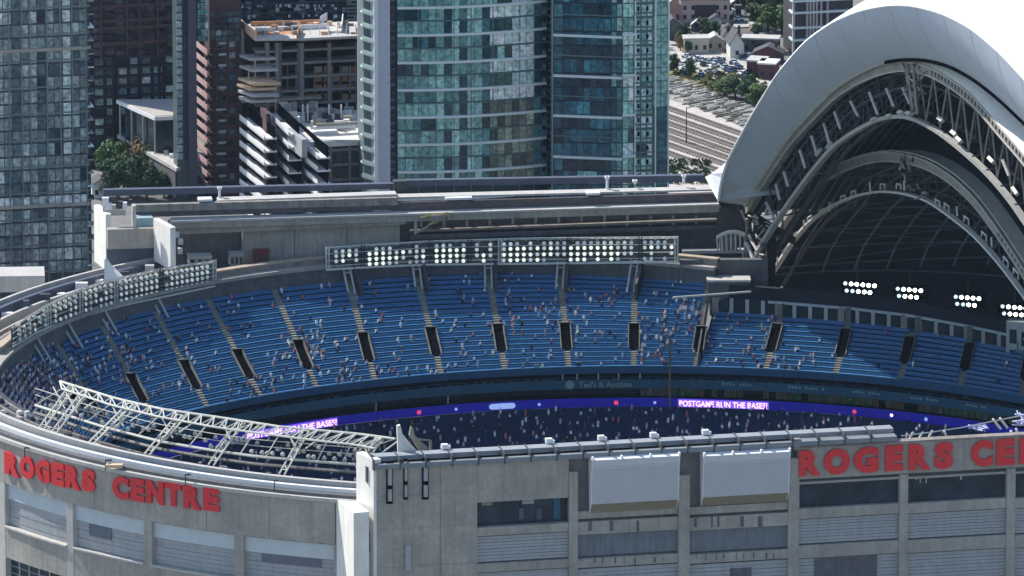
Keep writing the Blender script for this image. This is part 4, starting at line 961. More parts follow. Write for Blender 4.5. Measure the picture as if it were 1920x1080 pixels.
# leaning pale posts (left half), lattice (right half)
x_posts = [(1402, 440, 1420, 470), (1437, 380, 1450, 408), (1455, 345, 1462, 375), (1470, 322, 1478, 350), (1500, 282, 1510, 315), (1522, 255, 1532, 290), (1545, 232, 1555, 268), (1565, 210, 1576, 242), (1595, 190, 1609, 218), (1630, 173, 1646, 215), (1662, 166, 1676, 200), (1693, 165, 1706, 195), (1880, 300, 1892, 330)]
for xa, ya, xb, yb in x_posts:
    A = AP(*on_arch(xa, ya, 1.0), .4+.6); B = AP(*on_arch(xb, yb, 1.0), 1.0); m = MB(); m.tube(A, B, .34, 6); part('web_post', m, M_WEB, MR)
s = 8.0
while s < 194:
    zo, zi = at_s(c1, s), at_s(c1i, s); nx, nz = norm_at(c1i, s); m = MB()
    if zo-zi > 4:
        s2 = s+3.4; m.tube(AP(s, at_s(c1, s)-2, 2.4), AP(s2, at_s(c1i, s2), 2.4), .16 if s < 75 else .24, 4); m.tube(AP(s2, at_s(c1i, s2), 2.4), AP(s+6.8, at_s(c1, s+6.8)-2, 2.4), .16 if s < 75 else .24, 4)
        part('web_diagonal', m, M_DSTEEL if s < 72 else M_RUST, MR)
        m = MB(); m.tube(AP(s, at_s(c1, s)-2, 5.5), AP(s, at_s(c1i, s), 5.5), .2, 4); m.tube(AP(s, at_s(c1i, s), 1.5), AP(s, at_s(c1i, s)+.5, 6.5), .18, 4); part('web_diagonal', m, M_DSTEEL, MR)
    s += 6.8
thick_chord([(s_, z_-5.0*(1 if s_ > 12 else .4)) for s_, z_ in c1], .5, .4, 4.5, M_SLATE, 'mid_rail', MR)
# gusset boxes on the inner chord
for x, y in ((1536, 285), (1556, 272), (1640, 224), (1668, 218), (1690, 211), (1705, 213), (1765, 224), (1790, 250), (1800, 262), (1860, 300), (1905, 358)):
    s_, z_ = on_arch(x, y, 1.2); m = MB(); m.tube(AP(s_-1.1, z_+(at_s(c1i, s_-1.1)-at_s(c1i, s_)), 1), AP(s_+1.1, z_+(at_s(c1i, s_+1.1)-at_s(c1i, s_)), 1), .5, 4); part('gusset_box', m, M_STEEL, MR)
def clutter(par, x0, x1, y0, y1, dep, n, seed, mm=M_WEB):
    r_ = random.Random(seed)
    for k in range(n):
        xa, ya = r_.uniform(x0, x1), r_.uniform(y0, y1); m = MB(); A = AP(*on_arch(xa, ya, dep), dep); B = AP(*on_arch(xa+r_.uniform(-10, 10), ya+r_.uniform(-14, 14), dep), dep+r_.uniform(-.5, 1.5)); m.tube(A, B, r_.uniform(.12, .3), 4)
        part('joint_member', m, r_.choice([mm, M_RUST, M_BEAM, M_DSTEEL]), par)
clutter(MR, 1698, 1728, 118, 170, .6, 26, 1); clutter(MR, 1706, 1722, 160, 215, .8, 14, 2)
for (xa, ya), (xb, yb) in (((1700, 120), (1712, 205)), ((1712, 122), (1720, 215)), ((1690, 118), (1706, 150))):
    m = MB(); m.tube(AP(*on_arch(xa, ya, .5), .5), AP(*on_arch(xb, yb, .5), .5), .3, 5); part('joint_leg', m, M_BEAM, MR)
# sheet roof of the middle panel: cream strip seen over the joint on the right, dark lining behind
m = MB(); m.sweep([[AP(s, z+.05, 1.0), AP(s, z+3.6, 6.0), AP(s, z+5.2, 14.0), AP(s, z+5.2, 60)] for s, z in c1 if s > 72], mi=[0, 0, 0]); part('roof_sheet', m, mat('cream_sheet', (.80, .78, .70), .6, var=.08), MR, smooth=True)  # cream tone raised to stand in for sun the shell blocks
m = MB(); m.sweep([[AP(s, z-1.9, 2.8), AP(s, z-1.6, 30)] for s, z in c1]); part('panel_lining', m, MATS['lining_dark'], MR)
for k in range(13):                                          # purlins under the lining
    d_ = 4+k*2.0; thick_chord([(s_, z_-2.2) for s_, z_ in c1[::2]], .35, .3, d_, mat('purlin', (.15, .155, .16), .7, var=.3), 'purlin', MR)
for k in range(22):
    s_ = 12+k*8; 
    if s_ < 190:
        z0 = at_s(c1, s_)-2.6; m = MB(); m.tube(AP(s_, z0, 3), AP(s_+rl.uniform(-7, 7), at_s(c1, s_)-3, 15), .17, 4); m.tube(AP(s_, z0, 15), AP(s_+7, at_s(c1, min(s_+7, 190))-3, 3), .15, 4); part('roof_brace', m, MATS['purlin'], MR)

IR = thing('inner_roof_panel', 'lower fixed roof dome with dark ribbed underside and beige arch edge', 'roof', AP(98, 36, 16), 'stacked roof panels of the stadium')
truss(IR, c2, c2i, 16.0, 1.75, .45, M_BEAM, M_WSTEEL, 0, 0, 6)
thick_chord([(s_, z_+.3) for s_, z_ in c2], .5, 3.5, 16.6, mat('cream_top', (.55, .52, .45), .6, var=.15), 'arch_cap', IR)
s = 10.0
while s < 190:
    m = MB(); s2 = min(s+3, 192); m.tube(AP(s, at_s(c2, s)-1.8, 17), AP(s2, at_s(c2i, s2), 17), .13, 4); m.tube(AP(s2, at_s(c2i, s2), 17), AP(min(s+6, 193), at_s(c2, min(s+6, 193))-1.8, 17), .13, 4); part('web_diagonal', m, M_DSTEEL, IR); s += 6
for k, (x, y) in enumerate(((1458, 493), (1472, 470), (1490, 443), (1508, 424), (1518, 410), (1540, 397), (1556, 390), (1580, 371), (1600, 362), (1632, 352), (1655, 349), (1685, 349), (1696, 350), (1758, 380), (1775, 388), (1795, 398), (1812, 412), (1845, 442), (1860, 456), (1886, 490), (1905, 512))):
    s_, z_ = on_arch(x, y, 16); m = MB(); dz = at_s(c2i, s_+.9)-at_s(c2i, s_-.9)
    if k % 3 == 0: m.tube(AP(s_, z_-.8, 16), AP(s_-.3, z_+1.2, 16), .22, 4)
    else:
        m.tube(AP(s_-1.2, z_-dz*.6+.4, 16), AP(s_+1.2, z_+dz*.6+.4, 16), .2, 4); m.tube(AP(s_-1.1, z_-dz*.6-.7, 16), AP(s_-1.1, z_-dz*.6+.4, 16), .15, 4); m.tube(AP(s_+1.1, z_+dz*.6-.7, 16), AP(s_+1.1, z_+dz*.6+.4, 16), .15, 4)
    part('chord_bracket', m, M_WSTEEL, IR)
clutter(IR, 1686, 1712, 296, 352, 15.6, 24, 3); clutter(IR, 1715, 1750, 352, 372, 15.8, 8, 4, M_DSTEEL)
for j in range(46):                                          # small dark bolts along the beige arch on the right
    s_ = 92+j*1.6
    if s_ < 160: m = MB(); z_ = at_s(c2, s_); m.tube(AP(s_, z_-.5, 15.9), AP(s_, z_-1.3, 15.9), .12, 4); part('stiffener', m, M_DSTEEL, IR); m = MB(); z_ = at_s(c1, s_); m.tube(AP(s_, z_-.5, .9), AP(s_, z_-1.4, .9), .12, 4); part('stiffener', m, M_DSTEEL, MR)
# quarter dome behind
def dome(s, z, dep, g):
    k = math.sqrt(max(0, 1-g*g)); return AP(SC+(s-SC)*(.25+.75*k), 27+(z-27)*k, dep+g*78)
gs = [math.sin(math.pi/2*i/18) for i in range(19)]
c2d = [(s, z-1.7) for s, z in c2]
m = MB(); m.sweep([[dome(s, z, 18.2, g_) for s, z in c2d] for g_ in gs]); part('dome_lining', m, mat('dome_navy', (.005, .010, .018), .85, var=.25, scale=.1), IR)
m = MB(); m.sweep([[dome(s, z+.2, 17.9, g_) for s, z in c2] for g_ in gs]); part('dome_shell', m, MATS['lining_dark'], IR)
SC_C = AP(SC, 20, 40)
M_RIB = mat('dome_rib', (.11, .15, .18), .7, var=.3, scale=.3)
for g_ in gs[1:17]:
    m = MB(); m.poly([dome(s, z-1.0, 18.2, g_-.006) for s, z in c2d[::3]], .3, 4); part('dome_rib', m, M_RIB, IR)
for i in range(6, N_-4, 5):
    m = MB(); m.poly([dome(c2d[i][0], c2d[i][1]-1.0, 18.2, g_-.006) for g_ in gs], .2, 4); part('dome_rib', m, M_RIB, IR)
for i in range(6, N_-10, 5):
    m = MB(); m.poly([dome(c2d[min(N_-1, i+k)][0], c2d[min(N_-1, i+k)][1]-1.0, 18.2, gs[min(18, 1+k)]) for k in range(0, 17, 1)], .13, 4); part('dome_brace', m, M_RIB, IR)
    if i > 12: m = MB(); m.poly([dome(c2d[max(0, i-k)][0], c2d[max(0, i-k)][1]-1.0, 18.2, gs[min(18, 1+k)]) for k in range(0, 17, 1)], .13, 4); part('dome_brace', m, M_RIB, IR)
m = MB(); base = [dome(c2d[0][0], c2d[0][1], 18.2, g_) for g_ in gs]+[dome(s, z, 18.2, .9995) for s, z in c2d]+[dome(c2d[-1][0], c2d[-1][1], 18.2, g_) for g_ in reversed(gs)]
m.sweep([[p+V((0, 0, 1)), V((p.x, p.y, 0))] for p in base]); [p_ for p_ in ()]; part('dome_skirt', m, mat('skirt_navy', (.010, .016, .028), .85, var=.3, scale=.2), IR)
for zz in (24, 20, 16, 12):
    m = MB(); m.poly([V((p.x, p.y, zz))+(V((SC_C.x, SC_C.y, 0))-V((p.x, p.y, 0))).normalized()*.4 for p in base[::2]], .2, 4); part('skirt_rail', m, M_RIB, IR)
# closing dark wall between middle panel and inner arch
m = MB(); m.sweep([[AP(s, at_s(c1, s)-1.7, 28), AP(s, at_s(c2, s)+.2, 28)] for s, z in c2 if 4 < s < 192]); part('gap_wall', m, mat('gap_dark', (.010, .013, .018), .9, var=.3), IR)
for k in range(16):
    s_ = 50+k*5; m = MB(); m.tube(AP(s_, at_s(c2, s_)+1, 26), AP(s_+9, at_s(c1i, min(s_+9, 190))-0, 24), .2, 4); part('gap_brace', m, M_RIB if k % 2 else M_DSTEEL, IR)
# foot column: tangle of steel legs
FT = thing('arch_support', 'tangle of rusty and pale steel legs at the left foot of arches', 'machine', AP(4, 25, 2))
rf = random.Random(11)
for (xa, ya), (xb, yb), r_, mm in (((1398, 455), (1424, 520), .45, M_WEB), ((1424, 520), (1418, 545), .4, M_WEB), ((1396, 440), (1400, 520), .3, M_RUST), ((1405, 500), (1424, 465), .3, M_RUST), ((1420, 545), (1405, 500), .3, M_BEAM), ((1410, 505), (1408, 545), .35, M_WEB), ((1425, 490), (1428, 530), .3, M_DSTEEL), ((1392, 470), (1395, 505), .3, M_WEB), ((1400, 410), (1396, 450), .35, M_RUST), ((1390, 395), (1402, 430), .4, M_DSTEEL), ((1404, 545), (1450, 546), .5, M_WEB), ((1408, 556), (1446, 560), .35, M_STEEL)):
    m = MB(); m.tube(AP(*on_arch(xa, ya, 0), 0), AP(*on_arch(xb, yb, 0), .5), r_, 5); part('leg', m, mm, FT)
for k in range(60):
    xa, ya = rf.uniform(1392, 1428), rf.uniform(400, 548); m = MB(); m.tube(AP(*on_arch(xa, ya, 0), 1), AP(*on_arch(xa+rf.uniform(-12, 12), ya+rf.uniform(-18, 18), 0), 1.6), rf.uniform(.1, .3), 4); part('bracing', m, rf.choice([M_RUST, M_DSTEEL, M_BEAM, M_WEB, M_DSTEEL]), FT)
m = MB(); m.prism([AP(*on_arch(x, y, 3.5), 3.5) for x, y in ((1394, 395), (1440, 430), (1436, 560), (1404, 560), (1392, 470))], AN*2); part('foot_wall', m, mat('foot_brown', (.03, .026, .028), .9, var=.3), FT)
m = MB(); m.poly([Pz(x, y, 25.5) for x, y in ((1262, 558), (1330, 553), (1408, 547))], .22, 6); solo('boom', m, M_WSTEEL, 'thin pale boom reaching left from the roof foot over seats', 'boom')
for x, y in ((1452, 541), (1466, 541), (1454, 552), (1463, 553), (1503, 547)):
    m = MB(); q = AP(*on_arch(x, y, 10), 10); m.tube(q, q+V((0, .6, 0)), .35, 6); part('small_lamp', m, M_STEEL, FT)
# lit floodlight clusters under the dome
LB = lampset('lamp_lit', 7.0, (.92, 1.0, .97)); LD = lampset('lamp_dim', 1.0, (.6, .75, .85))
for n_i, (x, y, cc_, lab) in enumerate(((1585, 531, 5, 'leftmost lit floodlight cluster under the roof, ten bright lamps'), (1683, 541, 4, 'second lit floodlight cluster from the left under roof'), (1792, 556, 4, 'third lit floodlight cluster from left under the roof'), (1880, 574, 5, 'rightmost lit floodlight cluster under roof, at frame edge'))):
    q0 = PY(x, y, 66); G = thing('floodlight_cluster', lab, 'floodlights', q0, 'lit floodlight clusters under the roof')
    m = MB(); m.box(q0.x-.8, q0.x+6.4, q0.y+.5, q0.y+.7, q0.z-2.2, q0.z+.5); part('backing_frame', m, M_BLACK, G)
    for r_ in range(2):
        for c_ in range(cc_+(1 if r_ == 0 else 0)):
            q = q0+V((c_*1.18+.3*r_, 0, -1.5*r_-.10*c_)); link('floodlight', LD if c_ == 0 or (r_ == 1 and c_ == 1 and n_i % 2 == 0) else LB, G, q, R(rf.uniform(-8, 8)))
    m = MB(); m.tube(q0+V((2.5, .5, .5)), q0+V((2.5, .5, 4)), .12, 4); part('hanger', m, M_DSTEEL, G)
# foul pole
m = MB(); 
for k, r_ in enumerate((.28,)):
    a = PY(1256, 628, 74); b = PY(1256, 800, 74); m.tube(a, b, r_, 6)
solo('foul_pole', m, mat('pole_tan', (.16, .13, .10), .6), 'tall thin tan foul pole in front of the blue seats', 'pole')
# ================================================================== THE CITY BEHIND
G_T1 = glassmat('glass_left_tower', [(0, (.012, .02, .03)), (.18, (.05, .085, .10)), (.4, (.13, .18, .20)), (.7, (.24, .30, .31)), (.92, (.34, .40, .40)), (1, (.6, .68, .70))], .15)
G_DARK = glassmat('glass_dark', [(0, (.006, .01, .018)), (.5, (.02, .04, .055)), (.75, (.05, .09, .11)), (.95, (.10, .16, .18)), (1, (.3, .34, .36))], .1)
G_TEAL = glassmat('glass_teal', [(0, (.008, .03, .04)), (.2, (.03, .10, .12)), (.5, (.07, .20, .21)), (.8, (.12, .28, .28)), (.95, (.20, .38, .36)), (1, (.45, .58, .50))], .1)
G_MINT = glassmat('glass_mint', [(0, (.10, .22, .20)), (.4, (.22, .40, .36)), (.8, (.32, .50, .45)), (1, (.55, .68, .60))], .12)
G_DTEAL = glassmat('glass_deep_teal', [(0, (.006, .02, .035)), (.3, (.015, .07, .10)), (.7, (.03, .13, .17)), (1, (.08, .22, .25))], .08)
def fam(name, cols, rough=.1):
    return [glassmat(name+str(i), [(0, tuple(v*1.15 for v in c)), (1, tuple(min(.8, v*k_) for v, k_ in zip(c, (2.0, 2.02, 1.92) if 'grey' in name else (2.9, 2.6, 2.35))))], rough) for i, c in enumerate(cols)]
F_TEAL = fam('teal_pane_', [(.010, .032, .042), (.035, .11, .125), (.07, .165, .16), (.11, .22, .21), (.18, .32, .30), (.40, .52, .46)])
F_MINTF = fam('mint_pane_', [(.02, .05, .05), (.14, .27, .25), (.24, .41, .37), (.36, .52, .46), (.55, .66, .58)])
F_DEEP = fam('deep_pane_', [(.006, .022, .035), (.012, .055, .08), (.022, .10, .135), (.04, .15, .18), (.09, .24, .26)])
F_OLIVE = fam('olive_pane_', [(.02, .035, .03), (.06, .085, .07), (.11, .15, .12), (.18, .25, .21)])
F_GREY = fam('grey_pane_', [(.015, .025, .035), (.06, .085, .10), (.13, .16, .16), (.21, .245, .24), (.31, .35, .345), (.5, .58, .58)], .15)
def runs(n, family, wts, lo=1, hi=3):
    out = []
    while len(out) < n:
        k = random.choices(range(len(family)), wts)[0]; out += [family[k]]*random.randint(lo, hi)
    return out[:n]
M_MULL = mat('mullion_grey', (.16, .20, .21), .5, var=.1); M_MULLT = mat('mullion_teal', (.09, .17, .17), .5, var=.1); M_BAND = mat('band_white', (.62, .68, .66), .5, var=.05)
M_BRICK = mat('dark_red_brick', (.085, .047, .048), .85, var=.2, scale=.6); M_PINKW = mat('pink_balcony', (.46, .31, .30), .7, var=.1)
def front(x0, Y): q = PY(x0, 250, Y); return Wall(q, UD)
def core(T, W, x0, x1, ytop, dep, mm, name='wall', o=-.25):
    a0, zt = W.at(x0, ytop); a1, _ = W.at(x1, ytop); m = MB(); W.box(m, a0, a1, GZ, zt, -dep, o); return part(name, m, mm, T)
def panes(T, W, x0, x1, nc, y0, y1, nr, mm, gx=.12, gy=.3, o=-.12, skip=0.0, name='window', jig=0.0, tilt=1.2, d=.16, fam_grid=None):
    a0 = W.at(x0, (y0+y1)/2)[0]; a1 = W.at(x1, (y0+y1)/2)[0]; xm = (x0+x1)/2; z1 = W.at(xm, y0)[1]; z0 = W.at(xm, y1)[1]
    cw, ch = (a1-a0)/nc, (z1-z0)/nr; me = unit_box(mm, cw-gx, d, ch-gy, name)
    grid = fam_grid(nc, nr) if fam_grid else None
    for i in range(nc):
        for j in range(nr):
            if random.random() < skip: continue
            if grid: me = unit_box(grid[j][i], cw-gx, d, ch-gy, name)
            link(name, me, T, W.p(a0+cw*(i+.5), z0+ch*j+gy/2, o), W.rot()+R(random.uniform(-tilt, tilt)))
def bars(T, W, xs_, y0, y1, w, o0, o1, mm, name='mullion'):
    for x in xs_: m = MB(); a, z0 = W.at(x, y1); z1 = W.at(x, y0)[1]; W.box(m, a-w/2, a+w/2, z0, z1, o0, o1); part(name, m, mm, T)
def slabs(T, W, x0, x1, ys, h, o0, o1, mm, name='floor_slab'):
    for y in ys: m = MB(); a0, z = W.at(x0, y); a1, _ = W.at(x1, y); W.box(m, a0, a1, z-h/2, z+h/2, o0, o1); part(name, m, mm, T)
def fr(a, b, n): return [a+(b-a)*i/(n-1) for i in range(n)]

# --- left glass tower
W = front(-40, 182); T = thing('glass_tower', 'tall grey glass tower at the left edge with mismatched panes', 'tower', W.p(20, GZ, -10))
core(T, W, -40, 166, -60, 24, mat('tower_dark', (.05, .065, .075), .4, var=.3))
def grid_t1(nc, nr):
    base = [3, 4, 2, 1, 3, 3, 1, 3, 2, 4, 3, 2]; g_ = []
    for r_ in range(nr):
        row = []
        for c_ in range(nc):
            k = base[c_ % 12]
            if random.random() < .34: k = max(0, min(4, k+random.choice([-2, -1, -1, 1, 1])))
            row.append(F_GREY[k])
        if r_ % 5 == 3: row = [F_GREY[random.choice([2, 3, 3])] if random.random() < .6 else q for q in row]
        g_.append(row)
    g_[5] = [F_GREY[random.choice([3, 5, 5])] for _ in range(nc)]
    return g_
panes(T, W, -24, 166, 12, -30, 515, 22, G_T1, gx=.16, gy=.42, name='window', fam_grid=grid_t1)
bars(T, W, [-24, 0, 22, 46, 62, 93, 118, 140, 166], -30, 560, .28, -.2, .12, M_MULL)
slabs(T, W, -24, 168, [y for y in fr(-30, 515, 23)][::2], .30, -.2, .18, M_MULL)
slabs(T, W, -24, 170, [98, 391], .7, -.2, .35, M_CONC)
# balcony strip at its right edge
for j in range(22):
    y = -24+24.8*j; m = MB(); a0, z = W.at(164, y); a1, _ = W.at(175, y); W.box(m, a0, a1, z-.12, z+.12, -4, .8); part('balcony', m, M_CONC if j % 3 else M_BAND, T)
    if random.random() < .5: m = MB(); W.box(m, a0, a1, z+.15, z+1.1, .7, .78); part('balcony_rail', m, G_DARK, T)
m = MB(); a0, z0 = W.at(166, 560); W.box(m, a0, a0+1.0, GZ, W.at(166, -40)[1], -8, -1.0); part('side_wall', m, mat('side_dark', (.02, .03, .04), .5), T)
# --- dark tower behind it
W = front(168, 350); T = thing('dark_tower', 'dark grid tower with maroon upper floors behind the glass tower', 'tower', W.p(9, GZ, -8)); core(T, W, 160, 330, -40, 20, mat('tower_black', (.012, .014, .02), .5, var=.3))
panes(T, W, 172, 216, 2, -20, 105, 9, glassmat('glass_maroon', [(0, (.01, .01, .015)), (.5, (.03, .03, .04)), (1, (.10, .08, .09))], .2), gx=.5, gy=.6)
panes(T, W, 216, 330, 6, -20, 105, 9, MATS['glass_maroon'], gx=.6, gy=.6); panes(T, W, 175, 330, 7, 105, 272, 9, G_T1, gx=.9, gy=.9, skip=.1)
bars(T, W, [190, 238, 262, 296, 330], -40, 108, .5, -.1, .3, mat('maroon_trim', (.09, .045, .05), .7)); slabs(T, W, 192, 330, [12, 40, 54, 82], .8, -.1, .25, MATS['maroon_trim'])
bars(T, W, [172, 214, 221, 262, 300], 105, 280, .7, -.1, .25, MATS['tower_black']); slabs(T, W, 172, 330, fr(110, 258, 9), .3, -.1, .2, M_DSTEEL)
# --- pavilion with flat roof and terrace
W = front(280, 332); T = thing('pavilion', 'low flat-roofed pavilion with pale slab roof and sunny terrace', 'building', W.p(2, GZ, -8))
zr = 3.0; pts = [Pz(218, 187, zr), Pz(290, 219, zr), Pz(345, 217, zr), Pz(345, 185, zr)]
m = MB(); m.prism(pts, V((0, 0, -.9))); part('roof_edge', m, M_WHITE, T); c = sum(pts, V((0, 0, 0)))/4
m = MB(); m.prism([p.lerp(c, .05)+V((0, 0, .02)) for p in pts], V((0, 0, .12))); part('roof', m, mat('pinkish_roof', (.40, .36, .33), .9, var=.08), T)
m = MB(); m.prism([p.lerp(c, .2)+V((0, 0, -1)) for p in pts], V((0, 0, -9))); part('glazed_wall', m, M_GLASSD, T)
for k in range(4):
    m = MB(); q = pts[0].lerp(pts[1], .05+.3*k); m.tube(q+V((.4, .3, -.9)), q+V((.4, .3, -9)), .22, 6); part('column', m, M_CONC2, T)
zt2 = -6.0; tp = [Pz(216, 250, zt2), Pz(330, 316, zt2), Pz(362, 305, zt2), Pz(290, 240, zt2)]
m = MB(); m.prism(tp, V((0, 0, -.8))); part('terrace', m, M_CONC2, T)
m = MB(); m.prism([p+V((0, 0, -.85)) for p in [tp[0].lerp(c, .12), tp[1].lerp(c, .05), tp[2], tp[3]]], V((0, 0, -7))); part('terrace_wall', m, M_CONCD, T)
for k in range(9):
    q = tp[0].lerp(tp[1], .1+.09*k)+V((rf.uniform(.4, 3), 1.5, .4)); m = MB(); m.box(q.x-.5, q.x+.5, q.y-.5, q.y+.5, q.z-.4, q.z+rf.uniform(.3, 1)); part('planter', m, rf.choice([M_WHITE, M_CONC2, M_AISLE]), T)
m = MB(); W.pbox(m, 325, 368, 296, 300, -2, 4); part('canopy', m, M_CONC2, T); m = MB(); W.pbox(m, 330, 356, 302, 330, -2, 2); part('wall', m, M_CONCD, T)
m = MB(); W.pbox(m, 332, 370, 326, 334, -2, 5); part('lower_ledge', m, mat('tan_ledge', (.45, .40, .34), .8), T)
# --- narrow slab tower
W = front(330, 318); T = thing('slab_tower', 'narrow mint-edged dark slab tower left of the brick tower', 'tower', W.p(2, GZ, -6)); core(T, W, 330, 352, -50, 5, mat('mint_dark', (.05, .08, .08), .4))
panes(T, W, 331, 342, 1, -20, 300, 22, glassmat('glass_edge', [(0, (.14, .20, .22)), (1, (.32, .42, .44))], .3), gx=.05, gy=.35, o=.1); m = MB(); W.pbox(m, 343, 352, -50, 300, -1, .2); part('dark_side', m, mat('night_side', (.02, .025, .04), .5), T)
for j in range(20): m = MB(); W.pbox(m, 343, 351, -10+16*j, -6+16*j, .2, .32); part('balcony', m, M_DSTEEL, T)
m = MB(); W.pbox(m, 352, 367, -50, 350, -3, 1.2); part('pier', m, mat('purple_grey', (.075, .07, .09), .8, var=.1), T)
# --- brick tower
W = front(368, 320); T = thing('brick_tower', 'dark red brick tower with a stack of pink slanting balconies', 'tower', W.p(4, GZ, -8)); core(T, W, 392, 452, -60, 5, M_BRICK)
for j in range(13):
    y = 80+20.7*j; A = PY(368, y-3, 329); B_ = Pz(388, y+14, A.z); inn = V((1, .2, 0)).normalized()
    m = MB(); m.prism([A, B_, B_+V((0, 0, -1.25)), A+V((0, 0, -1.25))], inn*.15); part('balcony', m, M_PINKW, T)
    m = MB(); m.prism([A+V((0, 0, -1.25)), B_+V((0, 0, -1.25)), B_+inn*2+V((0, 0, -1.25)), A+inn*2+V((0, 0, -1.25))], V((0, 0, -.15))); part('balcony_floor', m, M_BRICK, T)
    for x in (398, 412, 430):
        m = MB(); W.pbox(m, x, x+11, y-3, y+8, -.2, .05); part('window', m, G_DARK, T)
    if j % 1 == 0: m = MB(); W.pbox(m, 388, 452, y+10, y+11.5, -.2, .22); part('floor_line', m, mat('brick_line', (.13, .07, .075), .8), T)
    if random.random() < .8: m = MB(); W.pbox(m, 408+random.uniform(-3, 3), 424, y-1, y+3, .05, .12); part('pale_pane', m, M_FRAME, T)
A = PY(383, 90, 332); B_ = PY(396, 90, 320.4); m = MB(); m.hexa([V((p.x, p.y, GZ)) for p in (A, B_, B_+V((4, 2, 0)), A+V((4, 2, 0)))], [V((p.x, p.y, PY(380, 80, 318).z)) for p in (A, B_, B_+V((4, 2, 0)), A+V((4, 2, 0)))]); part('side_wall', m, mat('stair_brown', (.035, .022, .024), .8), T)
W_ = front(368, 319.4); panes(T, W_, 369, 390, 3, -20, 78, 8, G_TEAL, gx=.15, gy=.3, o=.3); panes(T, W_, 392, 450, 5, 20, 78, 5, G_DARK, gx=.2, gy=.3, o=.3)
# --- wide dark tower behind the works
W = front(368, 385); T = thing('dark_tower', 'wide dark glass tower with small lit windows behind the building works', 'tower', W.p(18, GZ, -8)); core(T, W, 366, 700, -50, 16, mat('tower_ink', (.010, .016, .022), .4, var=.4))
panes(T, W, 372, 690, 22, -20, 66, 5, G_DARK, gx=.5, gy=.7, name='window'); slabs(T, W, 372, 690, [-3, 14, 31, 49, 66], .35, -.2, .2, M_DSTEEL)
for k in range(46):
    x = random.uniform(385, 650); y = random.choice([8, 14, 27]); m = MB(); w = random.uniform(2, 7); W.pbox(m, x, x+w, y, y+random.uniform(3, 9), .1, .16); part('pale_pane', m, M_FRAME if random.random() < .7 else M_WHITE, T)  # pale patches painted on to stand for small lit windows
for k in range(10): m = MB(); W.pbox(m, 650, 676, -8+7*k, -5+7*k, 0, .4); part('balcony', m, M_MULL, T)
m = MB(); W.pbox(m, 676, 690, -4, 8, .2, .5); part('red_panel', m, mat('red_panel', (.35, .02, .04), .6), T)
# --- building under construction
W = front(452, 318); T = thing('construction_building', 'half-built concrete tower with orange formwork around its open top floor', 'building', W.p(12, GZ, -8))
core(T, W, 470, 692, 74, 14, mat('works_dark', (.012, .012, .016), .9), o=-4)
M_OR = mat('orange_formwork', (.50, .23, .11), .7, var=.15, scale=1.0); M_TANF = mat('tan_formwork', (.62, .42, .27), .7, var=.1); M_WOOD = mat('plywood', (.30, .15, .07), .8, var=.3, scale=1.5)
M_CB = mat('works_concrete', (.25, .24, .23), .85, var=.2)
slabs(T, W, 480, 692, [98, 122, 148, 174, 198], .55, -6, .2, M_CB)
bars(T, W, [502, 520, 566, 618, 672], 80, 205, .8, -1.2, .3, M_CB, 'column')
bars(T, W, [522, 564], 80, 200, 1.6, -1.0, .25, mat('shaft_grey', (.12, .135, .15), .8), 'shaft_wall')
slabs(T, W, 478, 560, [70], 1.0, -6, .8, M_OR, 'formwork_edge'); slabs(T, W, 560, 692, [71], 1.3, -6, .8, mat('ochre_formwork', (.45, .27, .12), .7, var=.15), 'formwork_edge')
m = MB(); z = W.at(480, 66)[1]; m.prism([Pz(452, 50, z), Pz(478, 73, z), Pz(560, 72, z), Pz(692, 66, z), Pz(692, 40, z), Pz(470, 44, z)], V((0, 0, -.5))); part('top_deck', m, M_CONC2, T)
m = MB(); A, B_ = Pz(449, 50, z), Pz(478, 74, z); m.prism([A, B_, B_+V((0, 0, 1.7)), A+V((0, 0, 1.7))], V((.4, .3, 0))); part('formwork_panel', m, M_TANF, T)
for (xa, ya), (xb, yb), h, mm in (((470, 49), (600, 45), 1.0, M_OR), ((600, 45), (612, 38), 1.8, M_WHITE), ((480, 60), (540, 57), .9, M_WHITE), ((545, 57), (612, 53), 1.1, M_WHITE), ((556, 74), (562, 62), 1.6, M_OR), ((640, 62), (642, 42), 2.0, M_WHITE), ((612, 62), (640, 62), .5, M_WHITE)):
    m = MB(); A, B_ = Pz(xa, ya, z), Pz(xb, yb, z); m.prism([A, B_, B_+V((0, 0, h)), A+V((0, 0, h))], V((.2, .35, 0))); part('formwork_panel', m, mm, T)
for k in range(38):
    q = Pz(random.uniform(478, 688), random.uniform(46, 66), z); h = random.uniform(.3, 1.4); w = random.uniform(.2, 1.1); m = MB(); m.box(q.x-w, q.x+w, q.y-.3, q.y+.3, z, z+h); part('site_material', m, random.choice([M_WHITE, M_OR, M_TANF, M_CONC, M_DSTEEL, M_RUST, M_WOOD]), T)
for k in range(12):
    q = Pz(480+17*k, 66, z); m = MB(); m.tube(q, q+V((0, 0, random.uniform(1.5, 3.5))), .1, 4); part('prop', m, M_WHITE, T)
for i in range(7):
    for j in range(4):
        if i > 0 or j > 1: m = MB(); x = 576+16.5*i; y = 126+17*j; W.pbox(m, x, x+12, y, y+11, -.9, -.6); part('plywood_infill', m, random.choice([M_WOOD, M_WOOD, M_CB, M_BLACK]), T)
for i in range(11):
    m = MB(); x = 504+17*i+random.uniform(-3, 3); W.pbox(m, x, x+1.5, 124, 174, -.4, -.1); part('prop', m, random.choice([M_WOOD, M_CONC, M_OR]), T)
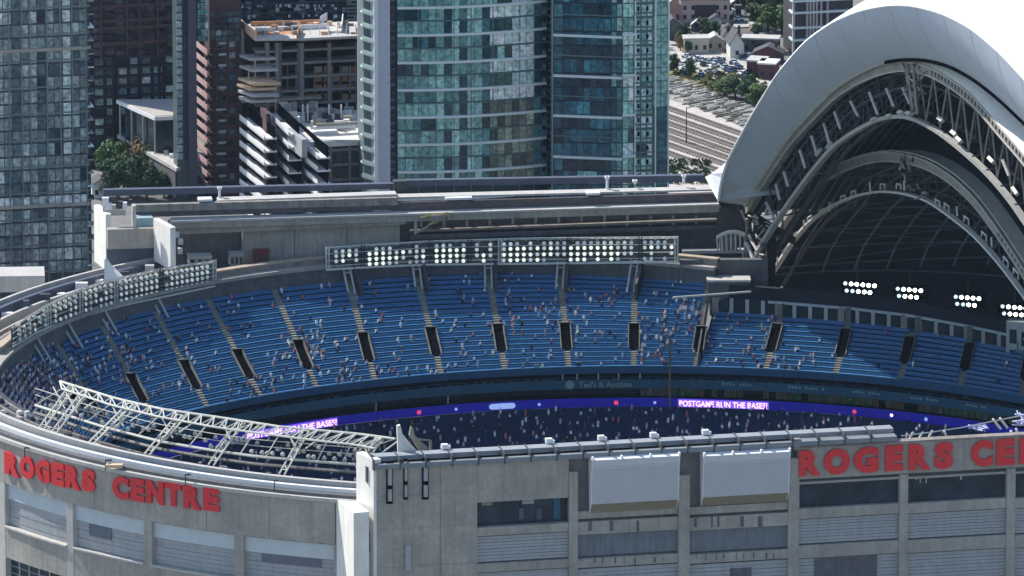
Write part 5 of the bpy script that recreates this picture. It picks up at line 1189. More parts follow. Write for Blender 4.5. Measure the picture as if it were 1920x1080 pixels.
for (x, y, l) in ((449, 102, 26), (449, 122, 30), (446, 145, 40), (443, 156, 34), (446, 168, 36), (447, 180, 30)):
    A = Pz(x, y, 20-(y-100)*.105); B_ = A+V((.0325*l*3.0, -.105*l*1.5, 0)); m = MB(); m.prism([A, B_, B_+V((6, 1, 0)), A+V((6, 1, 0))], V((0, 0, -.6))); part('balcony_slab', m, M_TANF if y in (145, 156) else M_CONC2, T)
for x, y0, y1 in ((474, 110, 150), (462, 120, 150), (512, 150, 215), (500, 168, 190), (580, 190, 200)):
    m = MB(); W.pbox(m, x, x+2, y0, y1, 2, 2.3); part('prop', m, M_TANF, T)
slabs(T, W, 452, 600, [188], .5, -3, 1.5, M_CONC, 'access_deck')
# --- white stepped building with slanting balconies
W = front(570, 292); T = thing('white_building', 'white residential block with rows of slanting sunlit balconies', 'building', W.p(3, GZ, -8))
core(T, W, 566, 694, 272, 14, mat('white_bld_dark', (.06, .07, .085), .7, var=.2))
SDm = V((.225, -.974, 0))                                    # its left face runs towards the viewer
def sidebox(T, x0, y0, x1, h, zdir, mm, name, th=1.6, z=None):
    z = z if z is not None else None
    A = x0; return None
zw = W.at(600, 272)[1]
for cx0, cx1, top, n, Y0, dy in ((449, 495, 222, 9, 312, 38), (503, 541, 216, 9, 308, 36), (543, 595, 252, 8, 304, 44)):
    for j in range(n):
        y = top+24.0*j; A = PY(cx0, y, Y0); B_ = Pz(cx1, y+dy, A.z)
        d = (B_-A); inn = V((1, .22, 0)).normalized()
        m = MB(); m.prism([A, B_, B_+inn*3.0, A+inn*3.0], V((0, 0, -.35))); part('balcony_slab', m, M_WHITE, T)
        if cx0 != 541: m = MB(); m.prism([A+V((0, 0, -.36)), B_+V((0, 0, -.36)), B_+V((0, 0, 1.0)), A+V((0, 0, 1.0))], inn*.12); part('balcony_rail', m, M_WHITE, T)
        else: 
            m = MB(); m.prism([A+V((0, 0, -.1)), B_+V((0, 0, -.1)), B_+V((0, 0, .35)), A+V((0, 0, .35))], inn*.12); part('balcony_rail', m, M_WHITE, T)
            for q in range(3): p = A+(B_-A)*(.15+.33*q); m = MB(); m.tube(p+inn*.8, p+inn*.8+V((0, 0, 2.7)), .16, 4); part('balcony_post', m, M_CONC, T)
        m = MB(); m.prism([A+inn*2.2+V((0, 0, -.1)), B_+inn*2.2+V((0, 0, -.1)), B_+inn*2.2+V((0, 0, 2.6)), A+inn*2.2+V((0, 0, 2.6))], inn*.3); part('glazed_wall', m, M_BLACK, T)
zz = zw-4; m = MB(); A = Pz(496, 250, zz); W4 = Wall(PY(500, 300, 300), UD); m = MB(); W4.pbox(m, 495, 503, 208, 420, -4, 3); part('stair_shaft', m, M_BRICK, T)
m = MB(); zt_ = W.at(600, 262)[1]; m.prism([Pz(560, 262, zt_), Pz(694, 262, zt_), Pz(694, 205, zt_+1), Pz(510, 212, zt_+1)], V((0, 0, -.6))); part('roof', m, mat('sunlit_roof', (.60, .58, .54), .8, var=.1), T)
m = MB(); W.pbox(m, 566, 694, 262, 273, -2, .8); part('cornice', m, M_WHITE, T)
m = MB(); A = Pz(505, 222, zt_+.8); B_ = Pz(566, 270, zt_+.2); m.prism([A, B_, B_+V((0, 0, -2.2)), A+V((0, 0, -2.2))], V((.5, .3, 0))); part('parapet', m, M_WHITE, T)
m = MB(); A = Pz(537, 240, zt_+2.2); B_ = Pz(566, 262, zt_+2.2); m.prism([A, B_, B_+V((0, 0, -4.2)), A+V((0, 0, -4.2))], V((1.2, .6, 0))); part('lift_house', m, M_PANEL, T)
for y, x0, x1 in ((246, 595, 675), (257, 590, 640), (240, 600, 690)):
    m = MB(); W.pbox(m, x0, x1, y-3, y+3, -6+ (257-y)*.1, -4); part('roof_step', m, M_WHITE if y != 240 else M_CONC, T)
for k in range(70):
    x, y = random.uniform(525, 690), random.uniform(203, 240); q = Pz(x, y, zt_+1); h = random.uniform(.3, 2.0); w = random.uniform(.25, 1.2); m = MB(); m.box(q.x-w, q.x+w, q.y-.5, q.y+.5, q.z-.5, q.z+h)
    part('roof_plant', m, random.choice([M_WHITE, M_WHITE, M_CONC2, M_CONC2, M_AISLE, M_DSTEEL, M_PANEL]), T)
for x in (568, 617, 640, 577): q = Pz(x, 228, zt_+1); m = MB(); m.tube(q, q+V((0, 0, 4)), .16, 5); part('roof_mast', m, M_WHITE, T)
panes(T, W, 606, 694, 3, 285, 365, 3, mat('window_dark', (.012, .016, .025), .2), gx=1.0, gy=.9, name='window')
bars(T, W, [590, 620, 656, 692], 273, 380, .6, -.2, .25, M_CB, 'column'); slabs(T, W, 590, 694, [283, 311, 339], .6, -.2, .25, M_CB)
# --- main teal tower
W = front(690, 285); T = thing('glass_tower', 'teal glass tower with white bands every second floor, centre of picture', 'tower', W.p(18, GZ, -12))
aw = W.at(745, 180)[0]; bw = W.at(1028, 180)[0]
def bulgeo(a): f = (a-aw)/(bw-aw); return 2.2*4*f*(1-f)*.9 if 0 <= f <= 1 else 0
m = MB(); NB = 12
z1 = W.at(745, -60)[1]
m.sweep([[W.p(aw+(bw-aw)*i/NB, GZ, bulgeo(aw+(bw-aw)*i/NB)-.3), W.p(aw+(bw-aw)*i/NB, z1, bulgeo(aw+(bw-aw)*i/NB)-.3), W.p(aw+(bw-aw)*i/NB, z1, -22), W.p(aw+(bw-aw)*i/NB, GZ, -22)] for i in range(NB+1)], closed=True)
part('wall', m, mat('teal_core', (.02, .045, .05), .4, var=.3), T)
ncol, nrow = 20, 15; cw = (bw-aw)/ncol; zy = lambda y: W.at(745, y)[1]; ch = (zy(10)-zy(61.5))/2
def zband(k): return zy(14.5)-k*2*ch
T8G = {}  # pane tones paint in dark recesses and pale and dark reflections
for j in range(-2, 13):
    up = j % 2 == 0; row = []; phase = random.random()
    for i in range(20):
        if i < 5: k = (random.choice([0, 0, 1, 2]) if up and phase < .75 else random.choice([2, 3, 3])); f_ = F_TEAL
        elif i in (6, 8): k = 0 if random.random() < .6 else 2; f_ = F_TEAL
        elif i < 11: k = random.choice([3, 3, 3, 4]); f_ = F_TEAL
        elif i == 11: k = random.choice([0, 1, 2]); f_ = F_TEAL
        elif i < 15: k = (random.choice([3, 4, 4]) if up else random.choice([0, 0, 1])) if j < 7 else random.choice([0, 1, 2, 2]); f_ = F_MINTF if j < 7 else F_OLIVE
        elif i < 18: k = random.choice([2, 3, 3, 2]) if j < 7 else random.choice([0, 1, 2, 3]); f_ = F_MINTF if j < 7 else F_OLIVE
        else: k = random.choice([0, 1]); f_ = F_TEAL
        row.append(f_[k])
    T8G[j] = row
for i in range(ncol):
    a = aw+cw*(i+.5); f = (i+.5)/ncol; sl = math.atan2(bulgeo(a+.1)-bulgeo(a-.1), .2)
    for j in range(-2, 13):
        zb_ = zband(0)-(j+1)*ch
        if zb_ < GZ+2: continue
        mm = T8G[j][i]
        link('window', unit_box(mm, cw-.10, .16, ch-.45), T, W.p(a, zb_+.25, bulgeo(a)-.1), W.rot()-sl+R(random.uniform(-1, 1)))
for k in range(-1, 9):
    z = zband(k); m = MB(); m.sweep([[W.p(a, z-.28, bulgeo(a)-.2), W.p(a, z+.28, bulgeo(a)-.2), W.p(a, z+.28, bulgeo(a)+.55), W.p(a, z-.28, bulgeo(a)+.55)] for a in [aw+(bw-aw)*.985*i/NB for i in range(NB+1)]], closed=True); part('white_band', m, M_BAND, T)
    z = zband(k)-ch; m = MB(); m.sweep([[W.p(a, z-.12, bulgeo(a)-.2), W.p(a, z+.12, bulgeo(a)-.2), W.p(a, z+.12, bulgeo(a)+.1), W.p(a, z-.12, bulgeo(a)+.1)] for a in [aw+(bw-aw)*i/NB for i in range(NB+1)]], closed=True); part('floor_line', m, M_MULLT, T)
for x in (783, 815, 848, 880, 921, 972, 1000): a = W.at(x, 180)[0]; m = MB(); W.box(m, a-.1, a+.1, GZ, z1, bulgeo(a)-.2, bulgeo(a)+.08); part('mullion', m, M_MULLT, T)
m = MB(); W.pbox(m, 701, 731, -60, 420, -18, .3); part('pale_pilaster', m, mat('lilac_white', (.44, .46, .53), .6, var=.06), T)
m = MB(); W.pbox(m, 701, 708, -60, 420, .3, .6); part('pilaster_edge', m, M_BAND, T)
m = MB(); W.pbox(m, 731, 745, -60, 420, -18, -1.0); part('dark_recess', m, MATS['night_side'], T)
for j in range(28):
    y = -18+14.5*j; m = MB(); W.pbox(m, 732, 741, y, y+6, -1, -.3); part('recess_balcony', m, random.choice([M_SLATE, M_DSTEEL]), T)
for j in range(17):
    y = -14+25.7*j-8; A = W.p(W.at(685, y)[0], W.at(685, y)[1]-.2, -3.5); B_ = W.p(W.at(702, y)[0], W.at(702, y)[1]-.2, .6)
    m = MB(); m.prism([A, B_, B_+W.n*-4, A+W.n*-2], V((0, 0, .35))); part('balcony', m, M_BAND, T)
    m = MB(); m.prism([A, B_, B_+V((0, 0, 1.2)), A+V((0, 0, 1.2))], W.n*-.1); part('balcony_rail', m, mat('mint_rail', (.42, .52, .50), .4), T)
m = MB(); W.pbox(m, 688, 702, -60, 420, -10, -3.6); part('balcony_wall', m, M_MULL, T)
for j in range(28):
    y = -10+12.9*j; m = MB(); W.pbox(m, 1016, 1021, y, y+6, .2, 1.2); part('end_balcony', m, M_BLACK if j % 2 else M_MULLT, T)
    m = MB(); W.pbox(m, 1026, 1031, y+3, y+10, -.4, .5); part('end_window', m, M_BLACK, T)
m = MB(); W.pbox(m, 1033.5, 1037, -60, 420, -14, 1.0); part('white_edge', m, M_BAND, T); m = MB(); W.pbox(m, 1029, 1034, -60, 420, -14, .2); part('end_wall', m, M_MULLT, T)
# --- right teal tower (two faces and a mint end)
W = Wall(PY(1037, 200, 287), (.985, -.17)); T = thing('glass_tower', 'deep teal glass tower with a mint right end beside the tracks', 'tower', W.p(12, GZ, -12))
core(T, W, 1037, 1167, -60, 20, mat('deep_core', (.008, .03, .04), .3, var=.3)); panes(T, W, 1038, 1056, 1, -20, 372, 15, G_DTEAL, gx=.3, gy=.4); panes(T, W, 1056, 1145, 7, -20, 372, 15, G_DTEAL, gx=.10, gy=.35, fam_grid=lambda nc, nr: [runs(nc, F_DEEP, [2, 4, 4, 2, .5] if random.random() < .6 else [6, 3, 1, 0, 0], 1, 4) for _ in range(nr)]); panes(T, W, 1146, 1166, 2, -20, 372, 15, G_TEAL, gx=.12, gy=.3)
for y in (-14, 63, 139, 214, 291): slabs(T, W, 1038, 1167, [y+2], .55, -.2, .5, M_BAND, 'white_band')
for y in (24, 101, 177, 252, 330): slabs(T, W, 1038, 1167, [y+2], .25, -.2, .1, M_MULLT, 'floor_line')
q = W.p(W.at(1167, 200)[0], 0, 0); W2 = Wall(q, (.985, .17)); core(T, W2, 1167, 1253, -60, 18, mat('mint_core', (.08, .15, .14), .4)); panes(T, W2, 1168, 1188, 2, -20, 372, 15, G_MINT, gx=.1, gy=.3, fam_grid=lambda nc, nr: [runs(nc, F_MINTF, [1, 5, 4, 1, 0], 1, 2) for _ in range(nr)]); 
panes(T, W2, 1190, 1224, 3, -20, 372, 15, G_MINT, gx=.35, gy=.7, fam_grid=lambda nc, nr: [runs(nc, F_MINTF, [1, 3, 5, 2, 1], 1, 2) for _ in range(nr)]); panes(T, W2, 1225, 1252, 2, -20, 200, 9, glassmat('glass_pale_mint', [(0, (.20, .38, .34)), (1, (.30, .48, .42))], .15), gx=.1, gy=.18, o=.1); panes(T, W2, 1233, 1252, 1, 200, 372, 7, G_DTEAL, gx=.2, gy=.4)
for j in range(16):
    y = -18+26.1*j
    for x in (1193, 1210): m = MB(); W2.pbox(m, x+2, x+6, y+4, y+12, .0, .1); part('dark_opening', m, M_BLACK, T)
    m = MB(); W2.pbox(m, 1190, 1224, y+15, y+17, -.1, .5); part('balcony_slab', m, M_MULLT, T)
slabs(T, W2, 1167, 1190, [-12, 65, 141, 216, 293], .5, -.1, .5, M_BAND, 'white_band'); bars(T, W2, [1190, 1228, 1252.5], -60, 420, .3, -.1, .3, M_BAND)

# ================================================================== STREETS, TRACKS, YARDS
def gpatch(name, px, z, mm, kind='structure'):
    m = MB(); m.prism([Pz(x, y, GZ+z) for x, y in px], V((0, 0, -.05))); return setting(name, m, mm, kind)
gpatch('rail_yard', [(1190, 162), (1270, 182), (1420, 252), (1460, 300), (1440, 400), (1190, 420)], .05, mat('ballast', (.47, .42, .385), .95, var=.18, scale=.5, bump=.5))
gpatch('embankment', [(1190, 118), (1260, 134), (1340, 168), (1450, 215), (1460, 262), (1400, 236), (1300, 198), (1190, 170)], .09, mat('dry_embankment', (.27, .25, .22), .95, var=.35, scale=.25, bump=.6))
gpatch('yard', [(1190, 60), (1280, 82), (1420, 110), (1500, 160), (1480, 180), (1340, 150), (1260, 122), (1190, 100)], .13, mat('light_gravel', (.42, .40, .36), .95, var=.25, scale=.3))
gpatch('grass_strip', [(1240, 128), (1300, 132), (1370, 160), (1340, 170), (1280, 150), (1240, 142)], .17, mat('dry_grass', (.19, .17, .07), .95, var=.35, scale=.6))
gpatch('street', [(1350, 60), (1395, 66), (1420, 112), (1400, 110)], .21, mat('asphalt', (.10, .10, .105), .9, var=.2))
tr = 0
for off in (0, 15, 28, 41, 54, 68, 84, 104):
    A = Pz(1230, 196+off, GZ); B_ = Pz(1460, 277+off, GZ); d = (B_-A).normalized(); n_ = V((-d.y, d.x, 0)); m = MB()
    A, B_ = A-d*6, B_+d*10
    for s in (-.95, .95): c0 = A+n_*s; c1_ = B_+n_*s; m.hexa([c0-n_*.12+V((0, 0, .1)), c1_-n_*.12+V((0, 0, .1)), c1_+n_*.12+V((0, 0, .1)), c0+n_*.12+V((0, 0, .1))], [c0-n_*.12+V((0, 0, .5)), c1_-n_*.12+V((0, 0, .5)), c1_+n_*.12+V((0, 0, .5)), c0+n_*.12+V((0, 0, .5))])
    o = setting('railway_rails', m, M_RUST)
    m = MB(); w_, h_ = (.75, .14); m.hexa([A-n_*w_+V((0, 0, .06)), B_-n_*w_+V((0, 0, .06)), B_+n_*w_+V((0, 0, .06)), A+n_*w_+V((0, 0, .06))], [A-n_*w_+V((0, 0, .2)), B_-n_*w_+V((0, 0, .2)), B_+n_*w_+V((0, 0, .2)), A+n_*w_+V((0, 0, .2))])
    setting('track_bed', m, mat('oily_track', (.10, .09, .08), .9, var=.3, scale=.8))
    L0 = (B_-A).length; m = MB(); k = 0.0
    while k < L0: c = A+d*k; m.hexa([c-n_*1.5+V((0, 0, .2)), c+d*.35-n_*1.5+V((0, 0, .2)), c+d*.35+n_*1.5+V((0, 0, .2)), c+n_*1.5+V((0, 0, .2))], [c-n_*1.5+V((0, 0, .28)), c+d*.35-n_*1.5+V((0, 0, .28)), c+d*.35+n_*1.5+V((0, 0, .28)), c+n_*1.5+V((0, 0, .28))]); k += 1.3
    setting('railway_sleepers', m, mat('sleeper', (.16, .14, .12), .9), 'stuff')
q = Pz(1287, 270, GZ); m = MB(); m.tube(q, q+V((0, 0, 9)), .18, 6, .1); m.tube(q+V((0, 0, 8.6)), q+V((1.4, 0, 9)), .1, 4); solo('signal_mast', m, M_DSTEEL, 'thin dark mast standing between the railway tracks', 'mast')

# houses (walls, gable roof, windows, door)
M_RS = mat('roof_shingle', (.085, .08, .09), .9, var=.2, scale=1.0)
def house(label, px, py, w, d, h, rz, wall, roof=M_RS, gable=True, rh=2.0, group='houses beyond the tracks', name='house', flat_mat=None):
    q = Pz(px, py, GZ); T = thing(name, label, 'house', q, group); T.rotation_euler.z = 0
    c, s = math.cos(rz), math.sin(rz); X = V((c, s, 0)); Yv = V((-s, c, 0)); P_ = lambda x, y, z: q+X*x+Yv*y+V((0, 0, z))
    m = MB(); m.hexa([P_(-w/2, 0, 0), P_(w/2, 0, 0), P_(w/2, d, 0), P_(-w/2, d, 0)], [P_(-w/2, 0, h), P_(w/2, 0, h), P_(w/2, d, h), P_(-w/2, d, h)])
    if gable: m.add([P_(-w/2, 0, h), P_(w/2, 0, h), P_(0, 0, h+rh), P_(-w/2, d, h), P_(w/2, d, h), P_(0, d, h+rh)], [(0, 1, 2), (3, 5, 4), (0, 2, 5, 3), (1, 4, 5, 2)])
    part('wall', m, wall, T)
    if gable:
        for sg in (-1, 1):
            m = MB(); e = w/2+.35; m.hexa([P_(sg*e, -.4, h-.3), P_(0, -.4, h+rh+.02), P_(0, d+.4, h+rh+.02), P_(sg*e, d+.4, h-.3)], [P_(sg*e, -.4, h-.05), P_(0, -.4, h+rh+.27), P_(0, d+.4, h+rh+.27), P_(sg*e, d+.4, h-.05)]); part('roof', m, roof, T)
        m = MB(); m.hexa([P_(w*.2, d*.5, h), P_(w*.2+.6, d*.5, h), P_(w*.2+.6, d*.5+.6, h), P_(w*.2, d*.5+.6, h)], [P_(w*.2, d*.5, h+rh+.9), P_(w*.2+.6, d*.5, h+rh+.9), P_(w*.2+.6, d*.5+.6, h+rh+.9), P_(w*.2, d*.5+.6, h+rh+.9)]); part('chimney', m, M_BRICK, T)
    else:
        m = MB(); m.hexa([P_(-w/2-.2, -.2, h), P_(w/2+.2, -.2, h), P_(w/2+.2, d+.2, h), P_(-w/2-.2, d+.2, h)], [P_(-w/2-.2, -.2, h+.4), P_(w/2+.2, -.2, h+.4), P_(w/2+.2, d+.2, h+.4), P_(-w/2-.2, d+.2, h+.4)]); part('roof', m, roof, T)
    n = max(1, int(w/1.9)); fl_ = max(1, int(h/2.4))
    for i in range(n):
        for j in range(fl_):
            x = -w/2+w*(i+.5)/n; z = .9+j*2.3; m = MB(); m.hexa([P_(x-.4, -.06, z), P_(x+.4, -.06, z), P_(x+.4, .05, z), P_(x-.4, .05, z)], [P_(x-.4, -.06, z+1.1), P_(x+.4, -.06, z+1.1), P_(x+.4, .05, z+1.1), P_(x-.4, .05, z+1.1)]); part('window', m, M_GLASSD, T)
    return T
M_CRM = mat('cream_wall', (.58, .50, .38), .8, var=.1); M_PALE = mat('pale_wall', (.62, .62, .56), .8, var=.1); M_PNK = mat('pink_brick', (.42, .24, .20), .8, var=.2); M_MAR = mat('maroon_wall', (.11, .045, .055), .8)
house('cream gabled house with tall pale front beside a white lane', 1382, 110, 3.4, 6, 3.6, R(8), M_PALE, rh=3.0)
house('peach-fronted flat house left of the grey gabled roofs', 1306, 100, 6.0, 4, 3.4, R(6), M_CRM, M_CONC2, gable=False)
house('grey shed with dark roof between peach and cream houses', 1341, 97, 4.5, 4, 2.8, R(4), M_CONC, M_CONC2, gable=True, rh=1.2)
house('dark-roofed house behind the peach-fronted house', 1262, 74, 5, 4, 3.2, R(6), M_CONCD, M_RS)
house('large pink house front with a dark garage opening', 1322, 42, 12, 5, 5.5, R(3), mat('pinkish_wall', (.48, .38, .34), .8, var=.15), M_PNK, gable=False)
house('salmon brick house at the top beside the mint tower', 1262, 44, 4.5, 5, 4.2, R(14), M_PNK, M_CRM)
house('small pink-roofed house at top edge of the street', 1300, 8, 8, 5, 3, R(3), M_CRM, M_PNK)
house('maroon terrace house near the white arch, with two bays', 1416, 145, 4.2, 5, 3.8, R(-14), M_MAR, M_CONC2, gable=False)
house('second maroon terrace house closest to the white arch', 1437, 150, 4.2, 5, 3.8, R(-14), M_MAR, M_WHITE, gable=False)
house('long dark terrace with white trim behind the maroon houses', 1425, 100, 9, 4, 3.4, R(-8), M_CONCD, M_CONC2, gable=False)
house('grey flat-roofed house right of the white lane', 1440, 118, 7, 4, 2.6, R(-8), M_MAR, M_RS, gable=True, rh=1.4)
house('pale small shed beside the cream gabled house', 1362, 92, 2.4, 4, 2.5, R(8), M_PALE, M_RS)
q = Pz(1322, 42, GZ); m = MB(); m.box(q.x-2.6, q.x+2.8, q.y-.15, q.y+.1, GZ+1.2, GZ+4.4); solo('garage_door', m, mat('plum_dark', (.05, .035, .05), .7), 'dark plum garage opening in the pink house front', 'door')
m = MB(); A = [Pz(1399, 110, GZ+.3), Pz(1408, 110, GZ+.3), Pz(1421, 54, GZ+.3), Pz(1413, 54, GZ+.3)]; m.prism(A, V((0, 0, -.2))); setting('path', m, M_CONC2)
m = MB(); A = [Pz(1240, 56, GZ+.3), Pz(1405, 50, GZ+.3), Pz(1405, 44, GZ+.3), Pz(1240, 52, GZ+.3)]; m.prism(A, V((0, 0, -.2))); setting('road', m, mat('pale_road', (.42, .40, .37), .9))
W = front(1485, 470); T = thing('apartment_building', 'unfinished-looking grey apartment block at top beside the white arch', 'building', W.p(4, GZ, -5)); core(T, W, 1488, 1600, -30, 10, M_DSTEEL)
slabs(T, W, 1484, 1600, [2, 24, 52, 75], .5, -3, .8, M_BAND); bars(T, W, [1487, 1512, 1518, 1524, 1530, 1538, 1550], -30, 100, .5, -.2, .7, mat('mauve_post', (.38, .33, .34), .8), 'column')
# cars
CARM = [mat('car_'+n_, c_, .3, var=.03, spec=.6) for n_, c_ in (('white', (.75, .75, .75)), ('silver', (.42, .43, .45)), ('black', (.02, .02, .025)), ('blue', (.05, .09, .2)), ('red', (.3, .03, .03)))]
def car(px, py, rz, k, lab):
    q = Pz(px, py, GZ+.25); T = thing('car', lab, 'car', q, 'cars parked beyond the tracks'); c, s = math.cos(rz), math.sin(rz); X = V((c, s, 0)); Yv = V((-s, c, 0)); P_ = lambda x, y, z: q+X*x+Yv*y+V((0, 0, z))
    m = MB(); L_, w = 1.3, .6
    prof = [(-L_, .2), (-L_, .55), (-L_*.82, .65), (-L_*.5, .68), (L_*.45, .66), (L_*.95, .52), (L_, .2)]; m.prism([P_(x, -w, z) for x, z in prof], Yv*2*w); part('body', m, CARM[k], T)
    prof = [(-L_*.75, .66), (-L_*.55, 1.0), (L_*.15, 1.0), (L_*.5, .66)]; m = MB(); m.prism([P_(x, -w*.88, z) for x, z in prof], Yv*1.76*w); part('cabin', m, M_GLASSD, T)
    m = MB(); m.prism([P_(x, -w*.8, z) for x, z in ((-L_*.5, 1.0), (-L_*.5, 1.04), (L_*.12, 1.04), (L_*.12, 1.0))], Yv*1.6*w); part('roof', m, CARM[k], T)
    for x in (-L_*.6, L_*.6):
        for y in (-w, w): m = MB(); m.tube(P_(x, y-.06, .2), P_(x, y+.06, .2), .24, 8); part('wheel', m, M_BLACK, T)
spots = [(1290, 128, .2, 0, 'white car alone in the gravel yard'), (1340, 125, .4, 0, 'white car left of the parked row'), (1352, 118, 1.2, 3, 'blue car in the row of parked cars'), (1360, 128, .8, 1, 'silver car nearest to the dark bushes'), (1372, 133, .5, 2, 'black car beside the silver one'), (1385, 128, .9, 3, 'dark blue car left of maroon houses'), (1330, 135, 2.6, 1, 'silver car facing the embankment'), (1348, 140, .3, 2, 'black car on the gravel edge'), (1310, 112, .1, 0, 'white car below the peach house'), (1325, 116, .2, 1, 'silver car below the grey shed'), (1395, 140, .6, 0, 'white car near the bushes and maroon house'), (1376, 118, 1.3, 0, 'white car under the cream gable'),
         (1366, 20, .1, 0, 'white car on the upper street'), (1380, 26, .1, 1, 'silver car on the upper street near trees'), (1385, 38, .2, 0, 'second white car on the upper street, nearer'), (1372, 34, .1, 2, 'black car on the upper street')]
for s_ in spots: car(*s_)
# park: street things, small kiosk, vans
house('small pale kiosk with arched openings under the left tower', 190, 372, 4.2, 4, 3.2, R(12), M_PALE, M_RS, gable=True, rh=1.4, group='park buildings')
for k, (x, y, lab) in enumerate(((282, 362, 'white van parked under the park trees'), (330, 364, 'white car under the pavilion ledge'), (250, 366, 'pale car half hidden in tree shade'))): car(x, y, .2, 0, lab)

# trees: trunk, limbs and a crown of many leaf clumps
def treemesh(seed, w, h, n, leaf):
    r_ = random.Random(seed); tr_ = MB(); cr = MB(); tr_.tube((0, 0, 0), (0, 0, h*.45), w*.05, 6, w*.03); lobes = []
    for k in range(11):
        a = r_.uniform(0, 6.28); rr = w*.5*r_.uniform(.15, .75); z = h*r_.uniform(.32, .86); e = V((rr*math.cos(a), rr*math.sin(a), z)); tr_.tube((0, 0, h*.3), e*.9, w*.022, 4, w*.01); lobes.append((e, w*r_.uniform(.16, .27)))
    lobes.append((V((0, 0, h*.8)), w*.26))
    for k in range(n):
        c, rad = r_.choice(lobes); d = V((r_.gauss(0, 1), r_.gauss(0, 1), r_.gauss(0, 1))).normalized(); p = c+V((d.x, d.y, d.z*.85))*rad*r_.uniform(.55, 1.1); s = leaf*r_.uniform(.5, 1.4)
        nn = (d+V((r_.uniform(-.7, .7), r_.uniform(-.7, .7), r_.uniform(-.3, .9)))).normalized(); a1 = nn.orthogonal().normalized(); b1 = nn.cross(a1)
        cr.add([p+a1*s, p+b1*s*.8, p-a1*s, p-b1*s*.7+nn*s*.3], [(0, 1, 2), (0, 2, 3)])
    return tr_, cr
M_BARK = mat('bark', (.07, .055, .04), .9)
LEAF = [mat('leaf_green', (.075, .14, .04), .8, var=.45, scale=1.2), mat('leaf_dark', (.034, .075, .028), .8, var=.45, scale=1.2), mat('leaf_olive', (.12, .125, .045), .8, var=.4, scale=1.2), mat('leaf_brown', (.21, .13, .075), .8, var=.35, scale=1.2)]
_tm = {}
def tree(px, py, w, h, kind, label, group):
    q = Pz(px, py, GZ); sd_ = random.randint(0, 3); k = (sd_, kind)
    if k not in _tm:
        t_, c_ = treemesh(sd_*7+kind, 1.0, 1.0, 1500, .045); _tm[k] = (t_.mesh('trunk', M_BARK), c_.mesh('crown', LEAF[kind]))
    T = thing('tree', label, 'tree', q, group); T.scale = (w, w, h); T.rotation_euler.z = random.uniform(0, 6)
    for nm, me in zip(('trunk', 'crown'), _tm[k]): o = bpy.data.objects.new(nm, me); COL.objects.link(o); o.parent = T
P1 = 'trees in the park below the towers'
for x, y, w, h, kd, lb in ((205, 338, 7, 9, 0, 'bright green tree at the left of the park'), (228, 330, 6, 8, 0, 'small bright green tree near the dark tower'), (262, 336, 6.5, 10, 3, 'brownish tree beside the terrace'), (284, 345, 7, 10, 2, 'olive tree in front of the sunny terrace'), (300, 352, 6, 8, 2, 'small olive tree right of the terrace stairs'), (215, 372, 8, 9, 1, 'dark tree in shade at the park left'), (245, 372, 8, 10, 1, 'dark shaded tree in middle of park'), (275, 376, 7, 8, 1, 'low dark tree near the white van'), (232, 352, 7, 8, 1, 'dark tree behind the shaded trees'), (308, 370, 5, 6, 1, 'small dark tree by the pavilion ledge'), (415, 366, 6.5, 8, 1, 'green tree at the foot of the brick tower'), (436, 364, 6, 8, 0, 'green tree beside the white balconies')):
    tree(x, y, w, h, kd, lb, P1)
P2 = 'trees and bushes beyond the railway'
for x, y, w, h, kd, lb in ((1264, 140, 3.4, 5.2, 1, 'dark conical shrub next to the mint tower'), (1296, 146, 3.2, 4.6, 1, 'second dark shrub in the gravel yard'), (1362, 182, 5.5, 4, 0, 'green bush at the left of the hedge'), (1378, 186, 6.5, 5.2, 1, 'dark round bush in the middle of hedge'), (1400, 192, 6, 5.5, 1, 'tall dark bush beside the white arch'), (1418, 198, 6.5, 5, 0, 'green bush touching the white arch'), (1408, 176, 5, 5, 1, 'dark bush behind the hedge'), (1372, 160, 5, 3, 2, 'low olive shrub on the embankment'), (1335, 170, 4, 2.2, 2, 'low dry shrub on the slope'), (1432, 190, 5, 4, 1, 'dark bush in the hedge end by the arch'),
                           (1412, 30, 7, 8, 1, 'big dark tree left of the street corner'), (1436, 24, 8, 9, 0, 'large green tree by the apartment block'), (1460, 34, 8, 9, 1, 'dark tree in front of the apartment block'), (1440, 60, 7, 7, 0, 'green tree above the dark terrace'), (1466, 62, 7, 7, 0, 'green tree right of the dark terrace'), (1420, 52, 6, 6, 1, 'dark tree beside the white lane'), (1276, 96, 3, 4, 3, 'reddish shrub before the peach house'), (1288, 102, 2.5, 3.4, 1, 'small dark shrub before the peach house'), (1320, 60, 4, 3.5, 1, 'small dark tree behind the grey shed'), (1338, 66, 4, 3.5, 1, 'second small dark tree behind the shed'), (1256, 24, 4, 5, 3, 'reddish tree by the salmon house'), (1395, 12, 6, 7, 1, 'dark tree at the top edge'), (1480, 14, 8, 9, 0, 'green tree at top left of the arch')):
    tree(x, y, w, h, kd, lb, P2)
rb = random.Random(9); m = MB()
for k in range(420):
    x, y = rb.uniform(1255, 1440), rb.uniform(128, 175)
    if y > 140+(x-1255)*.3 or y < 120+(x-1255)*.1: continue
    q = Pz(x, y, GZ+.2); h = rb.uniform(.3, 1.0); m.add([q+V((-h, 0, 0)), q+V((h, 0, 0)), q+V((rb.uniform(-h, h), rb.uniform(-h, h), h))], [(0, 1, 2)])
setting('scrub', m, LEAF[2], 'stuff')
m = MB()
for k in range(260):
    x, y = rb.uniform(1250, 1330), rb.uniform(300, 345); q = Pz(x, y, GZ+.2); h = rb.uniform(.2, .7); m.add([q+V((-h, 0, 0)), q+V((h, 0, 0)), q+V((h, h, 0)), q+V((rb.uniform(-h, h), 0, h*1.5))], [(0, 1, 3), (1, 2, 3), (2, 0, 3)])
setting('track_weeds', m, LEAF[1], 'stuff')

